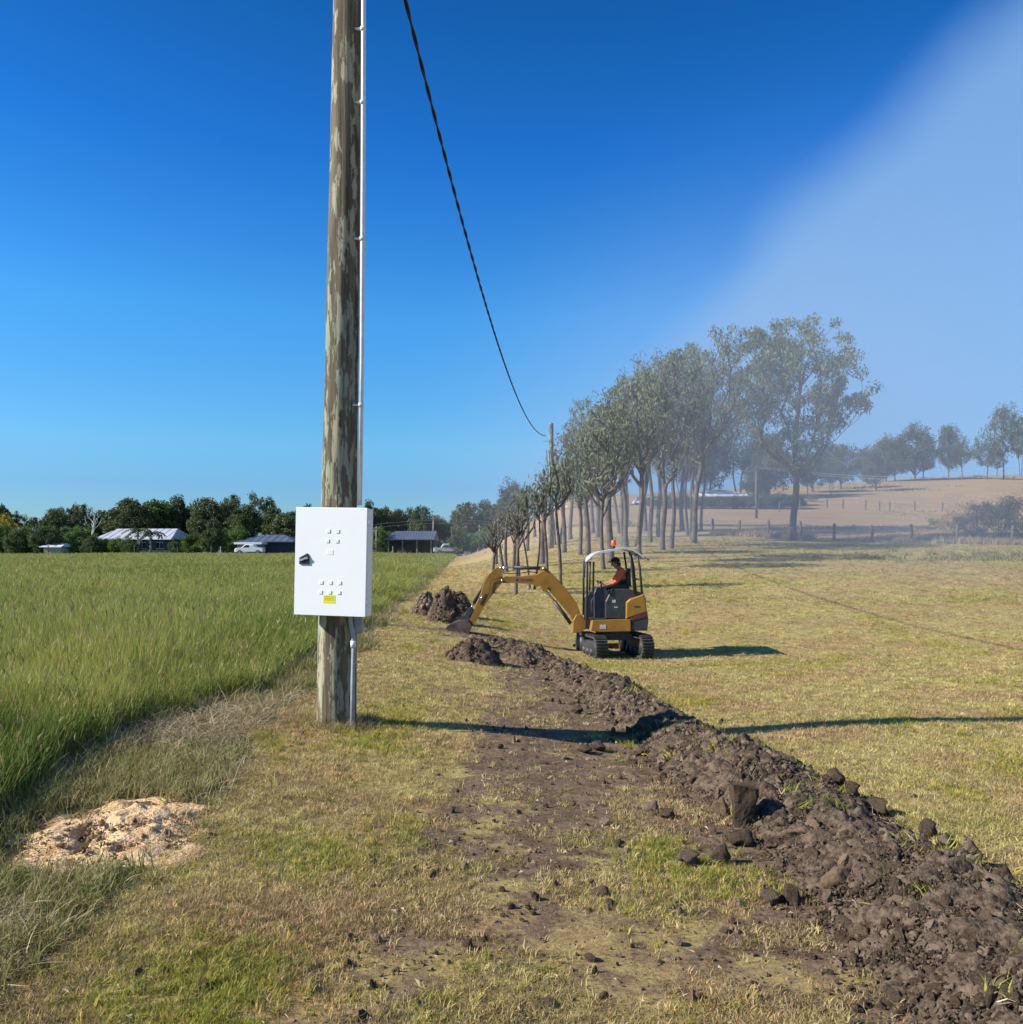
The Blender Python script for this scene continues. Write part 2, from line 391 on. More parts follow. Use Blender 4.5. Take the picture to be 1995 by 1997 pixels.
def gridfaces(nx, ny):
    i = np.arange(nx-1)[None, :]+np.arange(ny-1)[:, None]*nx; i = i.ravel()
    return np.stack([i, i+1, i+1+nx, i+nx], 1)

# ------------------------------------------------------------------ ground sheet
def zones(x, y):
    bx = bank_x(np.clip(y, 0, 18.3))
    tilt = np.interp(y, [0, 4, 7, 12, 18], [-1.1, -.75, -.3, -.25, -.75])
    bare = sst(-.35, .2, x-tilt)*sst(.6, -.1, x-(bx+.1))*sst(20.5, 17.5, y)*sst(-4, 1, y)
    bare = bare*(.60+.26*fbm(x*.8, y*.35, o=3, s=40)) + .55*np.exp(-((x-bx)/.75)**2)*sst(20, 18, y)
    bare = np.maximum(bare, .9*np.exp(-(((x+1.1)/1.6)**2+((y-18.6)/1.2)**2)))
    xs = seam(y)
    left = sst(.25, -.25, x-xs-.25*fbm(x*.7, y*.7, o=3, s=77))
    R60 = sst(0, 3, y-(np.interp(x, [-10, 10, 20, 40], [82, 78, 66, 50])))*(x > xs)
    tall = sst(.15, -.15, x-tall_edge(y)-.18*fbm(y*.5, y*0, o=3, s=12))*(y < 138)
    return np.clip(bare, 0, 1), left, R60, tall
def tall_edge(y): return np.interp(y, [-5, 4, 6, 9, 13, 19, 40, 140], [-3.3, -3.3, -3.25, -3.05, -3.0, -3.2, -4.2, -9])
u = np.linspace(-1, 1, 460); gx = 1.0 + 2600*np.sinh(u*8.2)/math.sinh(8.2)
v_ = np.linspace(-1, 1, 560); gy = 8 + 2600*np.sinh(v_*7.2)/math.sinh(7.2)
gy = gy[gy > -60]; gy = np.concatenate([[-400], gy])
X, Y = np.meshgrid(gx, gy); Z = terrain(X, Y)
me = npmesh('ground', np.stack([X.ravel(), Y.ravel(), Z.ravel()], 1), gridfaces(len(gx), len(gy)), True, 'ground')
ba, le, pd, ta = zones(X.ravel(), Y.ravel())
ca = me.color_attributes.new('zone', 'FLOAT_COLOR', 'POINT')
ca.data.foreach_set('color', np.stack([ba, le, pd, np.ones_like(ba)], 1).astype(np.float32).ravel())
fa = me.attributes.new('tall', 'FLOAT', 'POINT'); fa.data.foreach_set('value', ta.astype(np.float32))
tag(mk('ground', me, None), 'dry grassed ground rising to a brown hill on the right', kind='structure')

# far hills along the horizon, distance haze put into their bluish colour
n = 160; an = np.linspace(R(-75), R(75), n); rr = 3200
hh = 60+55*fbm(an*6, an*0+2, o=4, s=31)
v1 = np.stack([np.sin(an)*rr, np.cos(an)*rr, np.full(n, -20.)], 1); v2 = np.stack([np.sin(an)*(rr+500), np.cos(an)*(rr+500), np.maximum(hh, 15)], 1)
v3 = np.stack([np.sin(an)*(rr+1200), np.cos(an)*(rr+1200), np.full(n, -20.)], 1)
MAT['far_hill'] = simple('far_hill', (.075, .105, .10), (.06, .09, .09), .01, 1)
tag(mk('hills', npmesh('hills', np.concatenate([v1, v2, v3]), gridfaces(n, 3), True, 'far_hill'), None), 'low wooded hills along the horizon', kind='structure')

# ------------------------------------------------------------------ instancing of stuff
def proto_coll(name, meshes):
    c = bpy.data.collections.new(name)
    for i, me in enumerate(meshes):
        o = bpy.data.objects.new(f'{name}_{chr(97+i)}', me); c.objects.link(o)
    return c
def scatter(name, coll, P, scl, rot, idx, label, cat=None):
    me = bpy.data.meshes.new(name); me.vertices.add(len(P)); me.vertices.foreach_set('co', np.asarray(P, np.float32).ravel())
    a = me.attributes.new('scl', 'FLOAT_VECTOR', 'POINT'); a.data.foreach_set('vector', np.asarray(scl, np.float32).ravel())
    a = me.attributes.new('rot', 'FLOAT_VECTOR', 'POINT'); a.data.foreach_set('vector', np.asarray(rot, np.float32).ravel())
    a = me.attributes.new('idx', 'INT', 'POINT'); a.data.foreach_set('value', np.asarray(idx, np.int32))
    o = bpy.data.objects.new(name, me); COL.objects.link(o)
    g = bpy.data.node_groups.new(name, 'GeometryNodeTree')
    g.interface.new_socket('Geometry', in_out='INPUT', socket_type='NodeSocketGeometry')
    g.interface.new_socket('Geometry', in_out='OUTPUT', socket_type='NodeSocketGeometry')
    i_ = g.nodes.new('NodeGroupInput'); o_ = g.nodes.new('NodeGroupOutput')
    m2p = g.nodes.new('GeometryNodeMeshToPoints'); ip = g.nodes.new('GeometryNodeInstanceOnPoints')
    ci = g.nodes.new('GeometryNodeCollectionInfo'); ci.inputs['Collection'].default_value = coll
    ci.inputs['Separate Children'].default_value = True; ci.inputs['Reset Children'].default_value = True
    def na(nm, ty):
        n = g.nodes.new('GeometryNodeInputNamedAttribute'); n.data_type = ty; n.inputs['Name'].default_value = nm
        return [s for s in n.outputs if s.enabled and s.name == 'Attribute'][0]
    e2r = g.nodes.new('FunctionNodeEulerToRotation')
    L = g.links.new
    L(i_.outputs[0], m2p.inputs['Mesh']); L(m2p.outputs[0], ip.inputs['Points']); L(ci.outputs[0], ip.inputs['Instance'])
    ip.inputs['Pick Instance'].default_value = True
    L(na('idx', 'INT'), ip.inputs['Instance Index']); L(na('scl', 'FLOAT_VECTOR'), ip.inputs['Scale'])
    L(na('rot', 'FLOAT_VECTOR'), e2r.inputs[0]); L(e2r.outputs[0], ip.inputs['Rotation'])
    L(ip.outputs[0], o_.inputs[0])
    md = o.modifiers.new('scatter', 'NODES'); md.node_group = g
    return tag(o, label, cat, kind='stuff')
def tuft(nb, h, w, spread, lean, seed, mats, seg=3, hvar=.5, seedhead=0):
    r = np.random.default_rng(seed); V = []; Fc = []; mi = []
    for k in range(nb):
        a = r.uniform(0, 2*math.pi); rad = spread*math.sqrt(r.random()); bx, by = rad*math.cos(a), rad*math.sin(a)
        la = r.uniform(0, 2*math.pi); ln = lean*r.uniform(.2, 1.); hk = h*(1-hvar*r.random()); fa_ = r.uniform(0, math.pi)
        dx, dy = math.cos(fa_)*w/2, math.sin(fa_)*w/2; b0 = len(V)
        for s in range(seg+1):
            q = s/seg; ox = bx+math.cos(la)*ln*hk*q*q; oy = by+math.sin(la)*ln*hk*q*q; z = hk*(q-.25*ln*q*q)-.01
            ww = (1-q)**.6 if s < seg else 0
            if s < seg: V += [(ox-dx*ww, oy-dy*ww, z), (ox+dx*ww, oy+dy*ww, z)]
            else: V.append((ox, oy, z))
        for s in range(seg-1): Fc.append((b0+2*s, b0+2*s+1, b0+2*s+3, b0+2*s+2)); mi.append(0)
        Fc.append((b0+2*seg-2, b0+2*seg-1, b0+2*seg)); mi.append(0)
        if seedhead and r.random() < seedhead:
            tx, ty, tzz = V[-1]; sh = h*.16
            for q in range(2):
                fa2 = fa_+q*1.5; ddx, ddy = math.cos(fa2)*w*1.3, math.sin(fa2)*w*1.3; b1 = len(V)
                V += [(tx, ty, tzz-sh*.4), (tx+ddx, ty+ddy, tzz), (tx+math.cos(la)*sh*.3, ty, tzz+sh*.6), (tx-ddx, ty-ddy, tzz)]
                Fc.append((b1, b1+1, b1+2, b1+3)); mi.append(1)
    me = bpy.data.meshes.new('tuft'); me.from_pydata(V, [], Fc)
    for mm in mats: me.materials.append(MAT[mm])
    me.polygons.foreach_set('material_index', mi); me.update()
    return me
def rock_mesh(seed, m, sub=2, rough=.35, angular=.0):
    import bmesh
    bm = bmesh.new(); bmesh.ops.create_icosphere(bm, subdivisions=sub, radius=1)
    P = np.array([v.co for v in bm.verts])
    r = np.random.default_rng(seed)
    for k in range(11):          # broken flat faces
        d = r.normal(size=3); d /= np.linalg.norm(d); lim = r.uniform(.42, .85)
        q = P@d; ex = np.maximum(q-lim, 0); P = P-ex[:, None]*d
    nn = fbm(P[:, 0]*1.6+seed, P[:, 1]*1.6, P[:, 2]*1.6, 3, seed)
    P = P*(1+rough*.5*nn+.10*fbm(P[:, 0]*5+seed, P[:, 1]*5, P[:, 2]*5, 2, seed+3))[:, None]
    for v, p in zip(bm.verts, P): v.co = p
    me = bpy.data.meshes.new('rock'); bm.to_mesh(me); bm.free(); me.materials.append(MAT[m])
    if sub > 2: me.polygons.foreach_set('use_smooth', [True]*len(me.polygons))
    return me

def frustum_points(n, y0, y1, pw, xa=-.72, xb=.72, pad=.6):
    """random places in front of the camera, density falling with distance"""
    uu = rng.random(n)
    # pdf of y proportional to y**(1-pw)
    e_ = 2-pw
    y = (y0**e_+uu*(y1**e_-y0**e_))**(1/e_) if abs(e_) > 1e-6 else y0*(y1/y0)**uu
    x = rng.uniform(0, 1, n)*(xb-xa)*y+xa*y
    return x, y
def rots(n, tilt=.1):
    return np.stack([rng.normal(0, tilt, n), rng.normal(0, tilt, n), rng.uniform(0, 6.283, n)], 1)

# tall green grass in the field on the left
tall_p = [tuft(18, 1.0, .0085, .15, .26, 100+i, ('tall_blade', 'seed'), 4, .55, .05) for i in range(5)]
CT = proto_coll('tall_tuft', tall_p)
x, y = frustum_points(150000, 3.2, 138, 1.35, -.75, .05)
te = tall_edge(y); keep = x < te+.25*fbm(y*.6, y*0, o=3, s=12)-.05*rng.random(len(x)); x, y = x[keep], y[keep]
edge = sst(0, 1.2, tall_edge(y)-x)
hh = (.45+.33*edge)*(1+.28*fbm(x*.35, y*.35, o=3, s=60))*rng.uniform(.75, 1.15, len(x))
wd = np.interp(y, [3, 8, 20, 50, 140], [.9, 1.1, 1.7, 3.2, 5.5]); hh = hh*np.interp(y, [40, 138], [1, .62])
scatter('field_grass', CT, np.stack([x, y, terrain(x, y)-.02], 1), np.stack([wd*.9, wd*.9, hh], 1), rots(len(x), .12), rng.integers(0, 5, len(x)), 'tall green grass with seed heads in the paddock left of the pole', 'grass')

# rough mown strip between the tall grass and the dry lawn
mp_ = [tuft(12, .16, .007, .07, .9, 200+i, ('mown_blade',), 3) for i in range(4)] + [tuft(9, .20, .005, .10, 2.0, 210+i, ('straw',), 3) for i in range(3)]
CM = proto_coll('mown_tuft', mp_)
n = 60000; x, y = frustum_points(n, 2.8, 60, 1.5, -.75, .0)
keep = (x > tall_edge(y)-.5) & (x < seam(y)+.25*fbm(x*.7, y*.7, o=3, s=77)); x, y = x[keep], y[keep]
keep = (((x+2.23)/.60)**2+((y-5.0)/.60)**2 > 1.0+.35*fbm(x*3, y*3, o=2, s=8)) | (rng.random(len(x)) < .03); x, y = x[keep], y[keep]
st = fbm(x*1.1, y*.9, o=3, s=55)+rng.normal(0, .25, len(x)) > .05
idx = np.where(st, rng.integers(4, 7, len(x)), rng.integers(0, 4, len(x)))
sc = rng.uniform(.45, 1.2, len(x))*np.interp(y, [3, 10, 40], [1, 1.3, 3])
scatter('mown_grass', CM, np.stack([x, y, terrain(x, y)], 1), np.stack([sc, sc, sc*np.where(st, .5, .85)], 1), rots(len(x), .2), idx, 'rough cut green grass and straw strip along the tall grass', 'grass')

n = 170; a = rng.uniform(0, 6.283, n); rd = rng.uniform(.17, .42, n); x = -1.63+rd*np.cos(a); y = 8.3+rd*np.sin(a); sc = rng.uniform(.4, 1.0, n)
scatter('pole_foot_grass', CM, np.stack([x, y, terrain(x, y)], 1), np.stack([sc]*3, 1), rots(n, .2), rng.integers(0, 7, n), 'rough grass left uncut around the foot of the near pole', 'grass')

# short dry lawn
lp = [tuft(11, .055, .0058, .045, 1.1, 300+i, ('lawn_blade',), 2) for i in range(5)] + [tuft(12, .075, .0065, .04, .8, 310+i, ('lawn_green',), 2) for i in range(3)] + [tuft(7, .06, .004, .06, 2.2, 320+i, ('straw',), 2) for i in range(2)]
CL = proto_coll('lawn_tuft', lp)
n = 250000; x, y = frustum_points(n, 2.8, 30, 1.9, -.72, .72)
keep = x > seam(y)+.25*fbm(x*.7, y*.7, o=3, s=77); x, y = x[keep], y[keep]
bz, _, _, _ = zones(x, y)
pat = fbm(x*2.2, y*2.2, o=3, s=21)
keep = rng.random(len(x)) < np.clip(.98-1.30*bz+.70*pat, .04, 1); x, y, pat, bz = x[keep], y[keep], pat[keep], bz[keep]
pg = fbm(x*.9, y*.6, o=3, s=91)+.30*rng.normal(size=len(x)) + .35*np.exp(-((x+.35)/.35)**2)
gr = pg > .82; stw = (rng.random(len(x)) < .26) & ~gr
idx = np.where(gr, rng.integers(5, 8, len(x)), np.where(stw, rng.integers(8, 10, len(x)), rng.integers(0, 5, len(x))))
sc = rng.uniform(.4, 1.15, len(x))*np.interp(y, [3, 8, 20, 30], [.8, 1.1, 1.8, 2.4])
hz = np.interp(y, [3, 8, 20, 30], [1, .9, .55, .5])
scatter('lawn_grass', CL, np.stack([x, y, terrain(x, y)], 1), np.stack([sc, sc, sc*hz], 1), rots(len(x), .2), idx, 'short dry yellow and olive lawn grass', 'grass')

n = 30000; x, y = frustum_points(n, 28, 66, 1.0, -.2, .7); k = (x > seam(y)) & (y < np.interp(x, [-10, 10, 20, 40], [82, 78, 66, 50])-1); x, y = x[k], y[k]
pg = fbm(x*.25, y*.2, o=3, s=91)+.3*rng.normal(size=len(x)); idx = np.where(pg > .3, rng.integers(5, 8, len(x)), rng.integers(0, 5, len(x))); sc = rng.uniform(1.5, 3.6, len(x))
scatter('far_lawn_grass', CL, np.stack([x, y, terrain(x, y)], 1), np.stack([sc, sc, sc*.5], 1), rots(len(x), .2), idx, 'thin dry grass under the grove and before the paddock fence', 'grass')

# leaf litter
lit = []
for i in range(4):
    r = np.random.default_rng(i+50); l = .017; w_ = .0035
    lit.append(MB().add([(-l, 0, .004), (0, -w_, .010+.01*r.random()), (l, 0, .006), (0, w_, .012)], [(0, 1, 2), (0, 2, 3)]).mesh('leaf'))
    lit[-1].materials.append(MAT['litter'])
CLt = proto_coll('fallen_leaf', lit)
n = 3200; x, y = frustum_points(n, 2.8, 34, 1.3); k = x > seam(y)-.3; x, y = x[k], y[k]
sc = rng.uniform(.5, 1.5, len(x))*np.interp(y, [3, 30], [.8, 1.8])
scatter('leaf_litter', CLt, np.stack([x, y, terrain(x, y)+.012], 1), np.stack([sc]*3, 1), rots(len(x), .35), rng.integers(0, 4, len(x)), 'pale fallen gum leaves strewn over the lawn', 'leaves')

# ------------------------------------------------------------------ spoil bank and clods
rocks = [rock_mesh(i+1, 'clod', 2, .55) for i in range(9)]
rocks_hi = [rock_mesh(i+40, 'clod', 3, .6) for i in range(6)]
rocks_tan = [rock_mesh(i+60, 'clod_tan', 3, .45) for i in range(5)]
CR = proto_coll('clod_shape', rocks)
ys = np.concatenate([np.arange(1.8, 8, .018), np.arange(8, 18.8, .032)]); us = np.linspace(-.95, .95, 104)
U, YY = np.meshgrid(us, ys)
def bank_h(u_, y_):
    wv = .50+.14*fbm(y_*.7, y_*0, o=2, s=2)
    q = np.clip(1-(np.abs(u_)/(wv*1.15))**1.7, 0, 1)
    h = q*(.17+.10*fbm(y_*1.1, u_*1.3, o=2, s=4))*sst(19.2, 17.6, y_)
    return h, q
H, Q = bank_h(U, YY)
XX = bank_x(YY)+U
rough = .050*fbm(XX*9, YY*9, o=3, s=6)+.05*np.abs(fbm(XX*4, YY*4, o=2, s=16))+.022*np.abs(fbm(XX*26, YY*26, o=3, s=26))
ZZ = terrain(XX, YY)-.03+H+rough*np.clip(Q*2.5, 0, 1)
me = npmesh('spoil_bank', np.stack([XX.ravel(), YY.ravel(), ZZ.ravel()], 1), gridfaces(len(us), len(ys)), False, 'soil')
tag(mk('spoil_bank', me, None), 'long low bank of dark crumbly soil running from the digger to the right corner', 'soil bank', kind='stuff')
def bank_surface(x, y):
    u_ = x-bank_x(y); h, q = bank_h(u_, y)
    return terrain(x, y)-.03+h
n = 95000; y = 2.2*(18.7/2.2)**rng.random(n); u_ = rng.normal(-.04, .30, n)
x = bank_x(y)+u_; sc = .0060*(1-rng.random(n))**(-.45); sc = np.clip(sc, .005, .042)*np.interp(y, [3, 18], [1, 1.5])
z = bank_surface(x, y)+sc*.4
P = np.stack([x, y, z], 1)
nf = 45000; yf = 2.2*(9/2.2)**rng.random(nf); xf = bank_x(yf)+rng.normal(-.03, .34, nf); sf = rng.uniform(.0035, .011, nf)
P = np.concatenate([P, np.stack([xf, yf, bank_surface(xf, yf)+rng.uniform(0, .045, nf)], 1)]); sc = np.concatenate([sc, sf])
# loose crumbs over the bare strip and lawn
n2 = 26000; x2, y2 = frustum_points(n2, 2.8, 19, 1.2, -.6, .7); b2, _, _, _ = zones(x2, y2); k = rng.random(n2) < np.clip(b2*1.1+.06*(fbm(x2*1.3, y2*1.3, o=2, s=33) > .2), .02, 1); x2, y2 = x2[k], y2[k]
k = x2 > seam(y2)+.1; x2, y2 = x2[k], y2[k]
s2 = np.clip(.0045*(1-rng.random(len(x2)))**(-.45), .004, .030)
P = np.concatenate([P, np.stack([x2, y2, terrain(x2, y2)+s2*.3], 1)]); sc = np.concatenate([sc, s2])
S3 = np.stack([sc*rng.uniform(.8, 1.5, len(sc)), sc*rng.uniform(.7, 1.2, len(sc)), sc*rng.uniform(.5, .95, len(sc))], 1)
scatter('soil_clods', CR, P, S3, rng.uniform(0, 6.28, (len(sc), 3)), rng.integers(0, 9, len(sc)), 'small dark soil clods and crumbs along the bank and bare strip', 'soil')

# torn turf and dry stems caught in the bank
n = 900; y = 2.4*(18/2.4)**rng.random(n); x = bank_x(y)+rng.normal(0, .42, n); k = fbm(x*1.7, y*1.7, o=2, s=44) > .12; x, y = x[k], y[k]
scatter('bank_turf', CL, np.stack([x, y, bank_surface(x, y)+.03], 1), np.stack([rng.uniform(.7, 1.6, len(x))]*3, 1), rots(len(x), .6), rng.integers(5, 10, len(x)), 'tufts of torn turf and dry stems caught in the soil bank', 'grass')
# large clods of the bank's own kind, broken and unsorted

# big clods one can tell apart:  px, py (centre of foot), width px, height px, tan?, label
clods = [
 (1262, 1440, 60, 46, 0, 'large rounded clod with a sunlit top halfway along the bank'),
 (1164, 1352, 34, 24, 0, 'dark round clod on the far part of the bank'),
 (1246, 1475, 30, 22, 0, 'dark clod on the grass just below the large rounded clod'),
 (1268, 1585, 30, 24, 0, 'clod lying alone left of the bank near the grass tuft'),
 (1300, 1600, 34, 22, 0, 'low brown clod left of the upright block'),
 (1405, 1595, 36, 42, 1, 'tan clod leaning against the upright soil block'),
 (1340, 1690, 50, 34, 0, 'rounded dark clod left of a pointed clod on the bare strip'),
 (1410, 1688, 42, 42, 0, 'pointed dark clod standing on the bare strip'),
 (1445, 1650, 48, 34, 0, 'brown clod below the foot of the upright block'),
 (1560, 1650, 90, 44, 1, 'broad tan clod in the middle of the bank'),
 (1590, 1645, 56, 50, 1, 'tan clod resting on the broad tan clod'),
 (1640, 1755, 84, 70, 1, 'long tilted tan slab of clay at the foot of the bank'),
 (1595, 1700, 40, 52, 0, 'upright narrow clod above the tilted tan slab'),
 (1635, 1690, 60, 52, 0, 'blocky clod behind the tilted tan slab'),
 (1680, 1840, 42, 44, 1, 'square pale clod alone in front of the bank'),
 (1785, 1765, 48, 32, 1, 'flat tan stone on the crumbly hump of the bank'),
 (1870, 1768, 84, 44, 1, 'long rounded tan boulder on the bank near the right side'),
 (1895, 1700, 64, 66, 0, 'tall dark clod on the crest near the right side'),
 (1960, 1745, 56, 60, 0, 'dark block with a pale corner at the right edge'),
 (1630, 1535, 44, 40, 0, 'knobbly dark clod with frayed top on the crest'),
 (1660, 1560, 40, 36, 0, 'round clod on the crest right of the knobbly clod'),
 (1550, 1512, 60, 34, 0, 'wide dark clod on the crest behind the upright block'),
 (1520, 1500, 34, 30, 0, 'dark clod on the crest left of the wide dark clod'),
 (1945, 1880, 90, 40, 1, 'crusted tan lump at the right edge low down'),
 (1935, 1990, 50, 56, 1, 'pale orange clod in the bottom right corner'),
 (1985, 1990, 44, 44, 1, 'square pale clod cut by the bottom right corner'),
 (1810, 1640, 40, 44, 0, 'dark pointed clod on the far edge of the bank'),
 (1840, 1655, 46, 30, 0, 'low dark clod right of the dark pointed clod'),
 (1545, 1760, 50, 40, 0, 'dark clod left of the tilted slab on the bare strip'),
 (1500, 1765, 44, 30, 0, 'small dark clod on grass left of the bank foot'),
 (1140, 1470, 36, 18, 0, 'flat dark clod at the left foot of the bank midway'),
 (1165, 1465, 40, 22, 0, 'dark lump beside the flat dark clod midway along'),
 (1125, 1392, 30, 18, 0, 'small dark clod at the left foot of the far bank'),
 (1715, 1590, 60, 30, 0, 'broad low clod on the upper slope of the bank'),
 (1740, 1700, 40, 28, 0, 'brown clod in the middle of the near bank'),
 (258, 1907, 26, 16, 0, 'dark clod lying on the lawn at the lower left'),
 (395, 1935, 28, 20, 0, 'dark lump in the lawn right of the lower left clod'),
 (912, 1855, 26, 20, 0, 'dark clod in the lawn left of the wheel mark'),
 (1168, 1750, 34, 20, 0, 'dark clod on the bare strip below the centre'),
 (1180, 1612, 26, 14, 0, 'low clod on the bare strip beside the grass patch'),
]
def clod(px, py, wp, hp, tan, label):
    x, y, z = hit(px, py)
    onbank = abs(x-float(bank_x(y))) < .8 and y < 18.5
    if onbank:      # meet the bank surface rather than the ground under it
        for d in np.arange(y, 2.5, -.02):
            xx = wx(px, d)
            if bank_surface(np.array([xx]), np.array([d]))[0] >= wz(py, d): x, y, z = xx, d, wz(py, d); break
    w_ = wp/F*y/2; h_ = hp/F*y/2*1.05
    rx = random.Random(px*31+py)
    o = mk('clod', (rocks_tan if tan else rocks_hi)[rx.randrange(5)], None)
    o.scale = (w_*1.08, w_*rx.uniform(.75, 1.0), h_*1.1); o.rotation_euler = (rx.uniform(-.25, .25), rx.uniform(-.3, .3) if 'tilted' not in label else -.7, rx.uniform(-.4, .4))
    o.location = (x, y+.02, z+h_*.8)
    tag(o, label, 'clod', 'large soil clods by the trench')
for c in clods: clod(*c)
# upright soil block
x, y, z = hit(1452, 1612)
for d in np.arange(y, 3, -.02):
    if bank_surface(np.array([wx(1452, d)]), np.array([d]))[0] >= wz(1605, d): x, y, z = wx(1452, d), d, wz(1605, d); break
s_ = y/F; mb = MB(); n = 26; rr_ = random.Random(3); V = []; Fc = []
for k in range(17):
    q = k/16; hgt = q*96*s_; 
    for i in range(n):
        a = 2*math.pi*i/n; sq = 1/max(abs(math.cos(a)), abs(math.sin(a)))*.75+.25
        rx = (16+9*q)*s_*sq; ry = (14+6*q)*s_*sq
        nz = 1+.16*float(fbm(np.array([math.cos(a)*2+5]), np.array([math.sin(a)*2]), np.array([q*5]), 3, 8)[0])
        V.append((rx*math.cos(a)*nz-6*s_*(1-q), ry*math.sin(a)*nz, hgt-.03+.012*math.sin(a*2)*q))
for k in range(16):
    for i in range(n): j = (i+1) % n; Fc.append((k*n+i, k*n+j, (k+1)*n+j, (k+1)*n+i))
Fc.append(tuple(16*n+i for i in range(n)))
o = mb.add(V, Fc).build('soil_block', 'clod', None); o.location = (x, y, z-.02)
tag(o, 'upright squared block of dug soil standing like a stump on the bank', 'clod')

# pale clay patch on the left
th = np.linspace(0, 2*math.pi, 90, endpoint=False); rr2 = np.linspace(0, 1.15, 42)
T, RR = np.meshgrid(th, rr2)
ed = 1+.20*fbm(np.cos(T)*2.2+3, np.sin(T)*2.2, o=4, s=14)
mx_ = -2.23+RR*np.cos(T)*.60*ed; my_ = 5.0+RR*np.sin(T)*.60*ed
hz = .06*np.clip(1-RR**2, -.35, 1)+.040*fbm(mx_*7, my_*6, o=4, s=19)*np.clip(1.2-RR, 0, 1)-.05*np.clip(fbm(mx_*5+3, my_*9, o=2, s=29)-.45, 0, 1)*4*np.clip(1-RR, 0, 1)
mz_ = terrain(mx_, my_)+hz-.005
nv = len(th); f_ = []
i0 = np.arange(nv)
for k in range(len(rr2)-1): f_.append(np.stack([k*nv+i0, k*nv+(i0+1) % nv, (k+1)*nv+(i0+1) % nv, (k+1)*nv+i0], 1))
me = npmesh('clay_mound', np.stack([mx_.ravel(), my_.ravel(), mz_.ravel()], 1), np.concatenate(f_), False, 'clay')
tag(mk('clay_mound', me, None), 'low mound of pale orange clay spoil on the grass at lower left', 'clay mound', kind='stuff')
cc_ = [rock_mesh(i+80, 'clay_clod', 2, .6) for i in range(5)]; CC = proto_coll('clay_lump', cc_)
n = 2600; a = rng.uniform(0, 6.283, n); q = rng.random(n)**.6*1.0; k = rng.random(n) < .22; q[k] = rng.uniform(.95, 1.45, int(k.sum()))
x = -2.23+q*np.cos(a)*.56; y = 5.0+q*np.sin(a)*.56; sc = np.clip(.0028*(1-rng.random(n))**(-.46), .0028, .020)
scatter('clay_crumbs', CC, np.stack([x, y, terrain(x, y)+.06*np.maximum(1-q**2, 0)+sc*.1], 1), np.stack([sc*1.3, sc, sc*.8], 1), rng.uniform(0, 6.28, (n, 3)), rng.integers(0, 5, n), 'crumbs of orange clay scattered on the mound', 'clay')

# soil heaps by the bucket
def heap(px, py, wp, hp, label, seed, mt='soil', d=None):
    x, y, z = hit(px, py)
    if d: x, y = wx(px, d), d; z = tz(x, y)
    r0 = wp/2/F*y; h0 = hp/F*y
    th = np.linspace(0, 2*math.pi, 72, endpoint=False); q = np.linspace(0, 1.1, 34); T, Q_ = np.meshgrid(th, q)
    xx = Q_*np.cos(T)*r0*(1+.12*fbm(np.cos(T)*2, np.sin(T)*2, o=2, s=seed)); yy = Q_*np.sin(T)*r0*.85
    zz = h0*np.clip(1-Q_**1.6, -.1, 1)+.10*h0*fbm(xx*7+seed, yy*7, o=4, s=seed)+.04*np.abs(fbm(xx*14, yy*14+seed, o=2, s=seed+1))
    zz = zz + (terrain(xx+x, yy+y)-z)
    nv = len(th); i0 = np.arange(nv); f_ = [np.stack([k*nv+i0, k*nv+(i0+1) % nv, (k+1)*nv+(i0+1) % nv, (k+1)*nv+i0], 1) for k in range(len(q)-1)]
    o = mk('soil_heap', npmesh('soil_heap', np.stack([xx.ravel(), yy.ravel(), zz.ravel()], 1), np.concatenate(f_), False, mt), None); o.location = (x, y, z-.02)
    tag(o, label, 'soil heap', 'soil heaps around the digger bucket')
    n = 420; a = rng.uniform(0, 6.283, n); q = rng.random(n)**.5
    lx, ly = q*np.cos(a)*r0, q*np.sin(a)*r0*.85; sc = np.clip(.02*(1-rng.random(n))**(-.45), .02, .09)*min(1, h0*2)
    mb = MB()
    V = []; Fc = []; base = [np.array([v.co for v in r_.vertices]) for r_ in rocks[:4]]; bf = [np.array([p.vertices[:] for p in r_.polygons]) for r_ in rocks[:4]]
    off = 0
    for i in range(0, n, 2):
        b_ = base[i % 4]; R_ = np.array(Matrix.Rotation(rng.uniform(0, 6), 3, 'Z') @ Matrix.Rotation(rng.uniform(0, 6), 3, 'X'))
        V.append(b_@R_*sc[i]+np.array([lx[i], ly[i], h0*(1-q[i]**1.6)+sc[i]*.2+float(terrain(lx[i]+x, ly[i]+y))-z])); Fc.append(bf[i % 4]+off); off += len(b_)
    c_ = mk('clod', npmesh('heap_clods', np.concatenate(V), np.concatenate(Fc), False, 'clod'), None, o); c_['kind'] = 'stuff'
    return o
heap(925, 1289, 118, 46, 'rounded soil heap in front of the digger bucket', 5)
heap(868, 1262, 72, 66, 'tall dark soil heap left of the digger bucket', 6, d=20.6)
heap(893, 1222, 80, 48, 'dark soil heap furthest back behind the bucket', 7, d=22.5)
heap(830, 1240, 60, 44, 'leftmost low soil heap near the green field', 8, d=21.5)
heap(1025, 1295, 66, 26, 'small dark heap where the long bank begins', 9)
# white pipe out of the heap
p0 = Vector((wx(866, 21), 21, wz(1190, 21))); p1 = Vector((wx(849, 21), 21.1, wz(1163, 21)))
tag(MB().tube([p0-(p1-p0)*1.2, p0, p1], .035, 10).build('pipe', 'white_pvc', None, True), 'short white pipe sticking out of the tall dark heap', 'pipe')

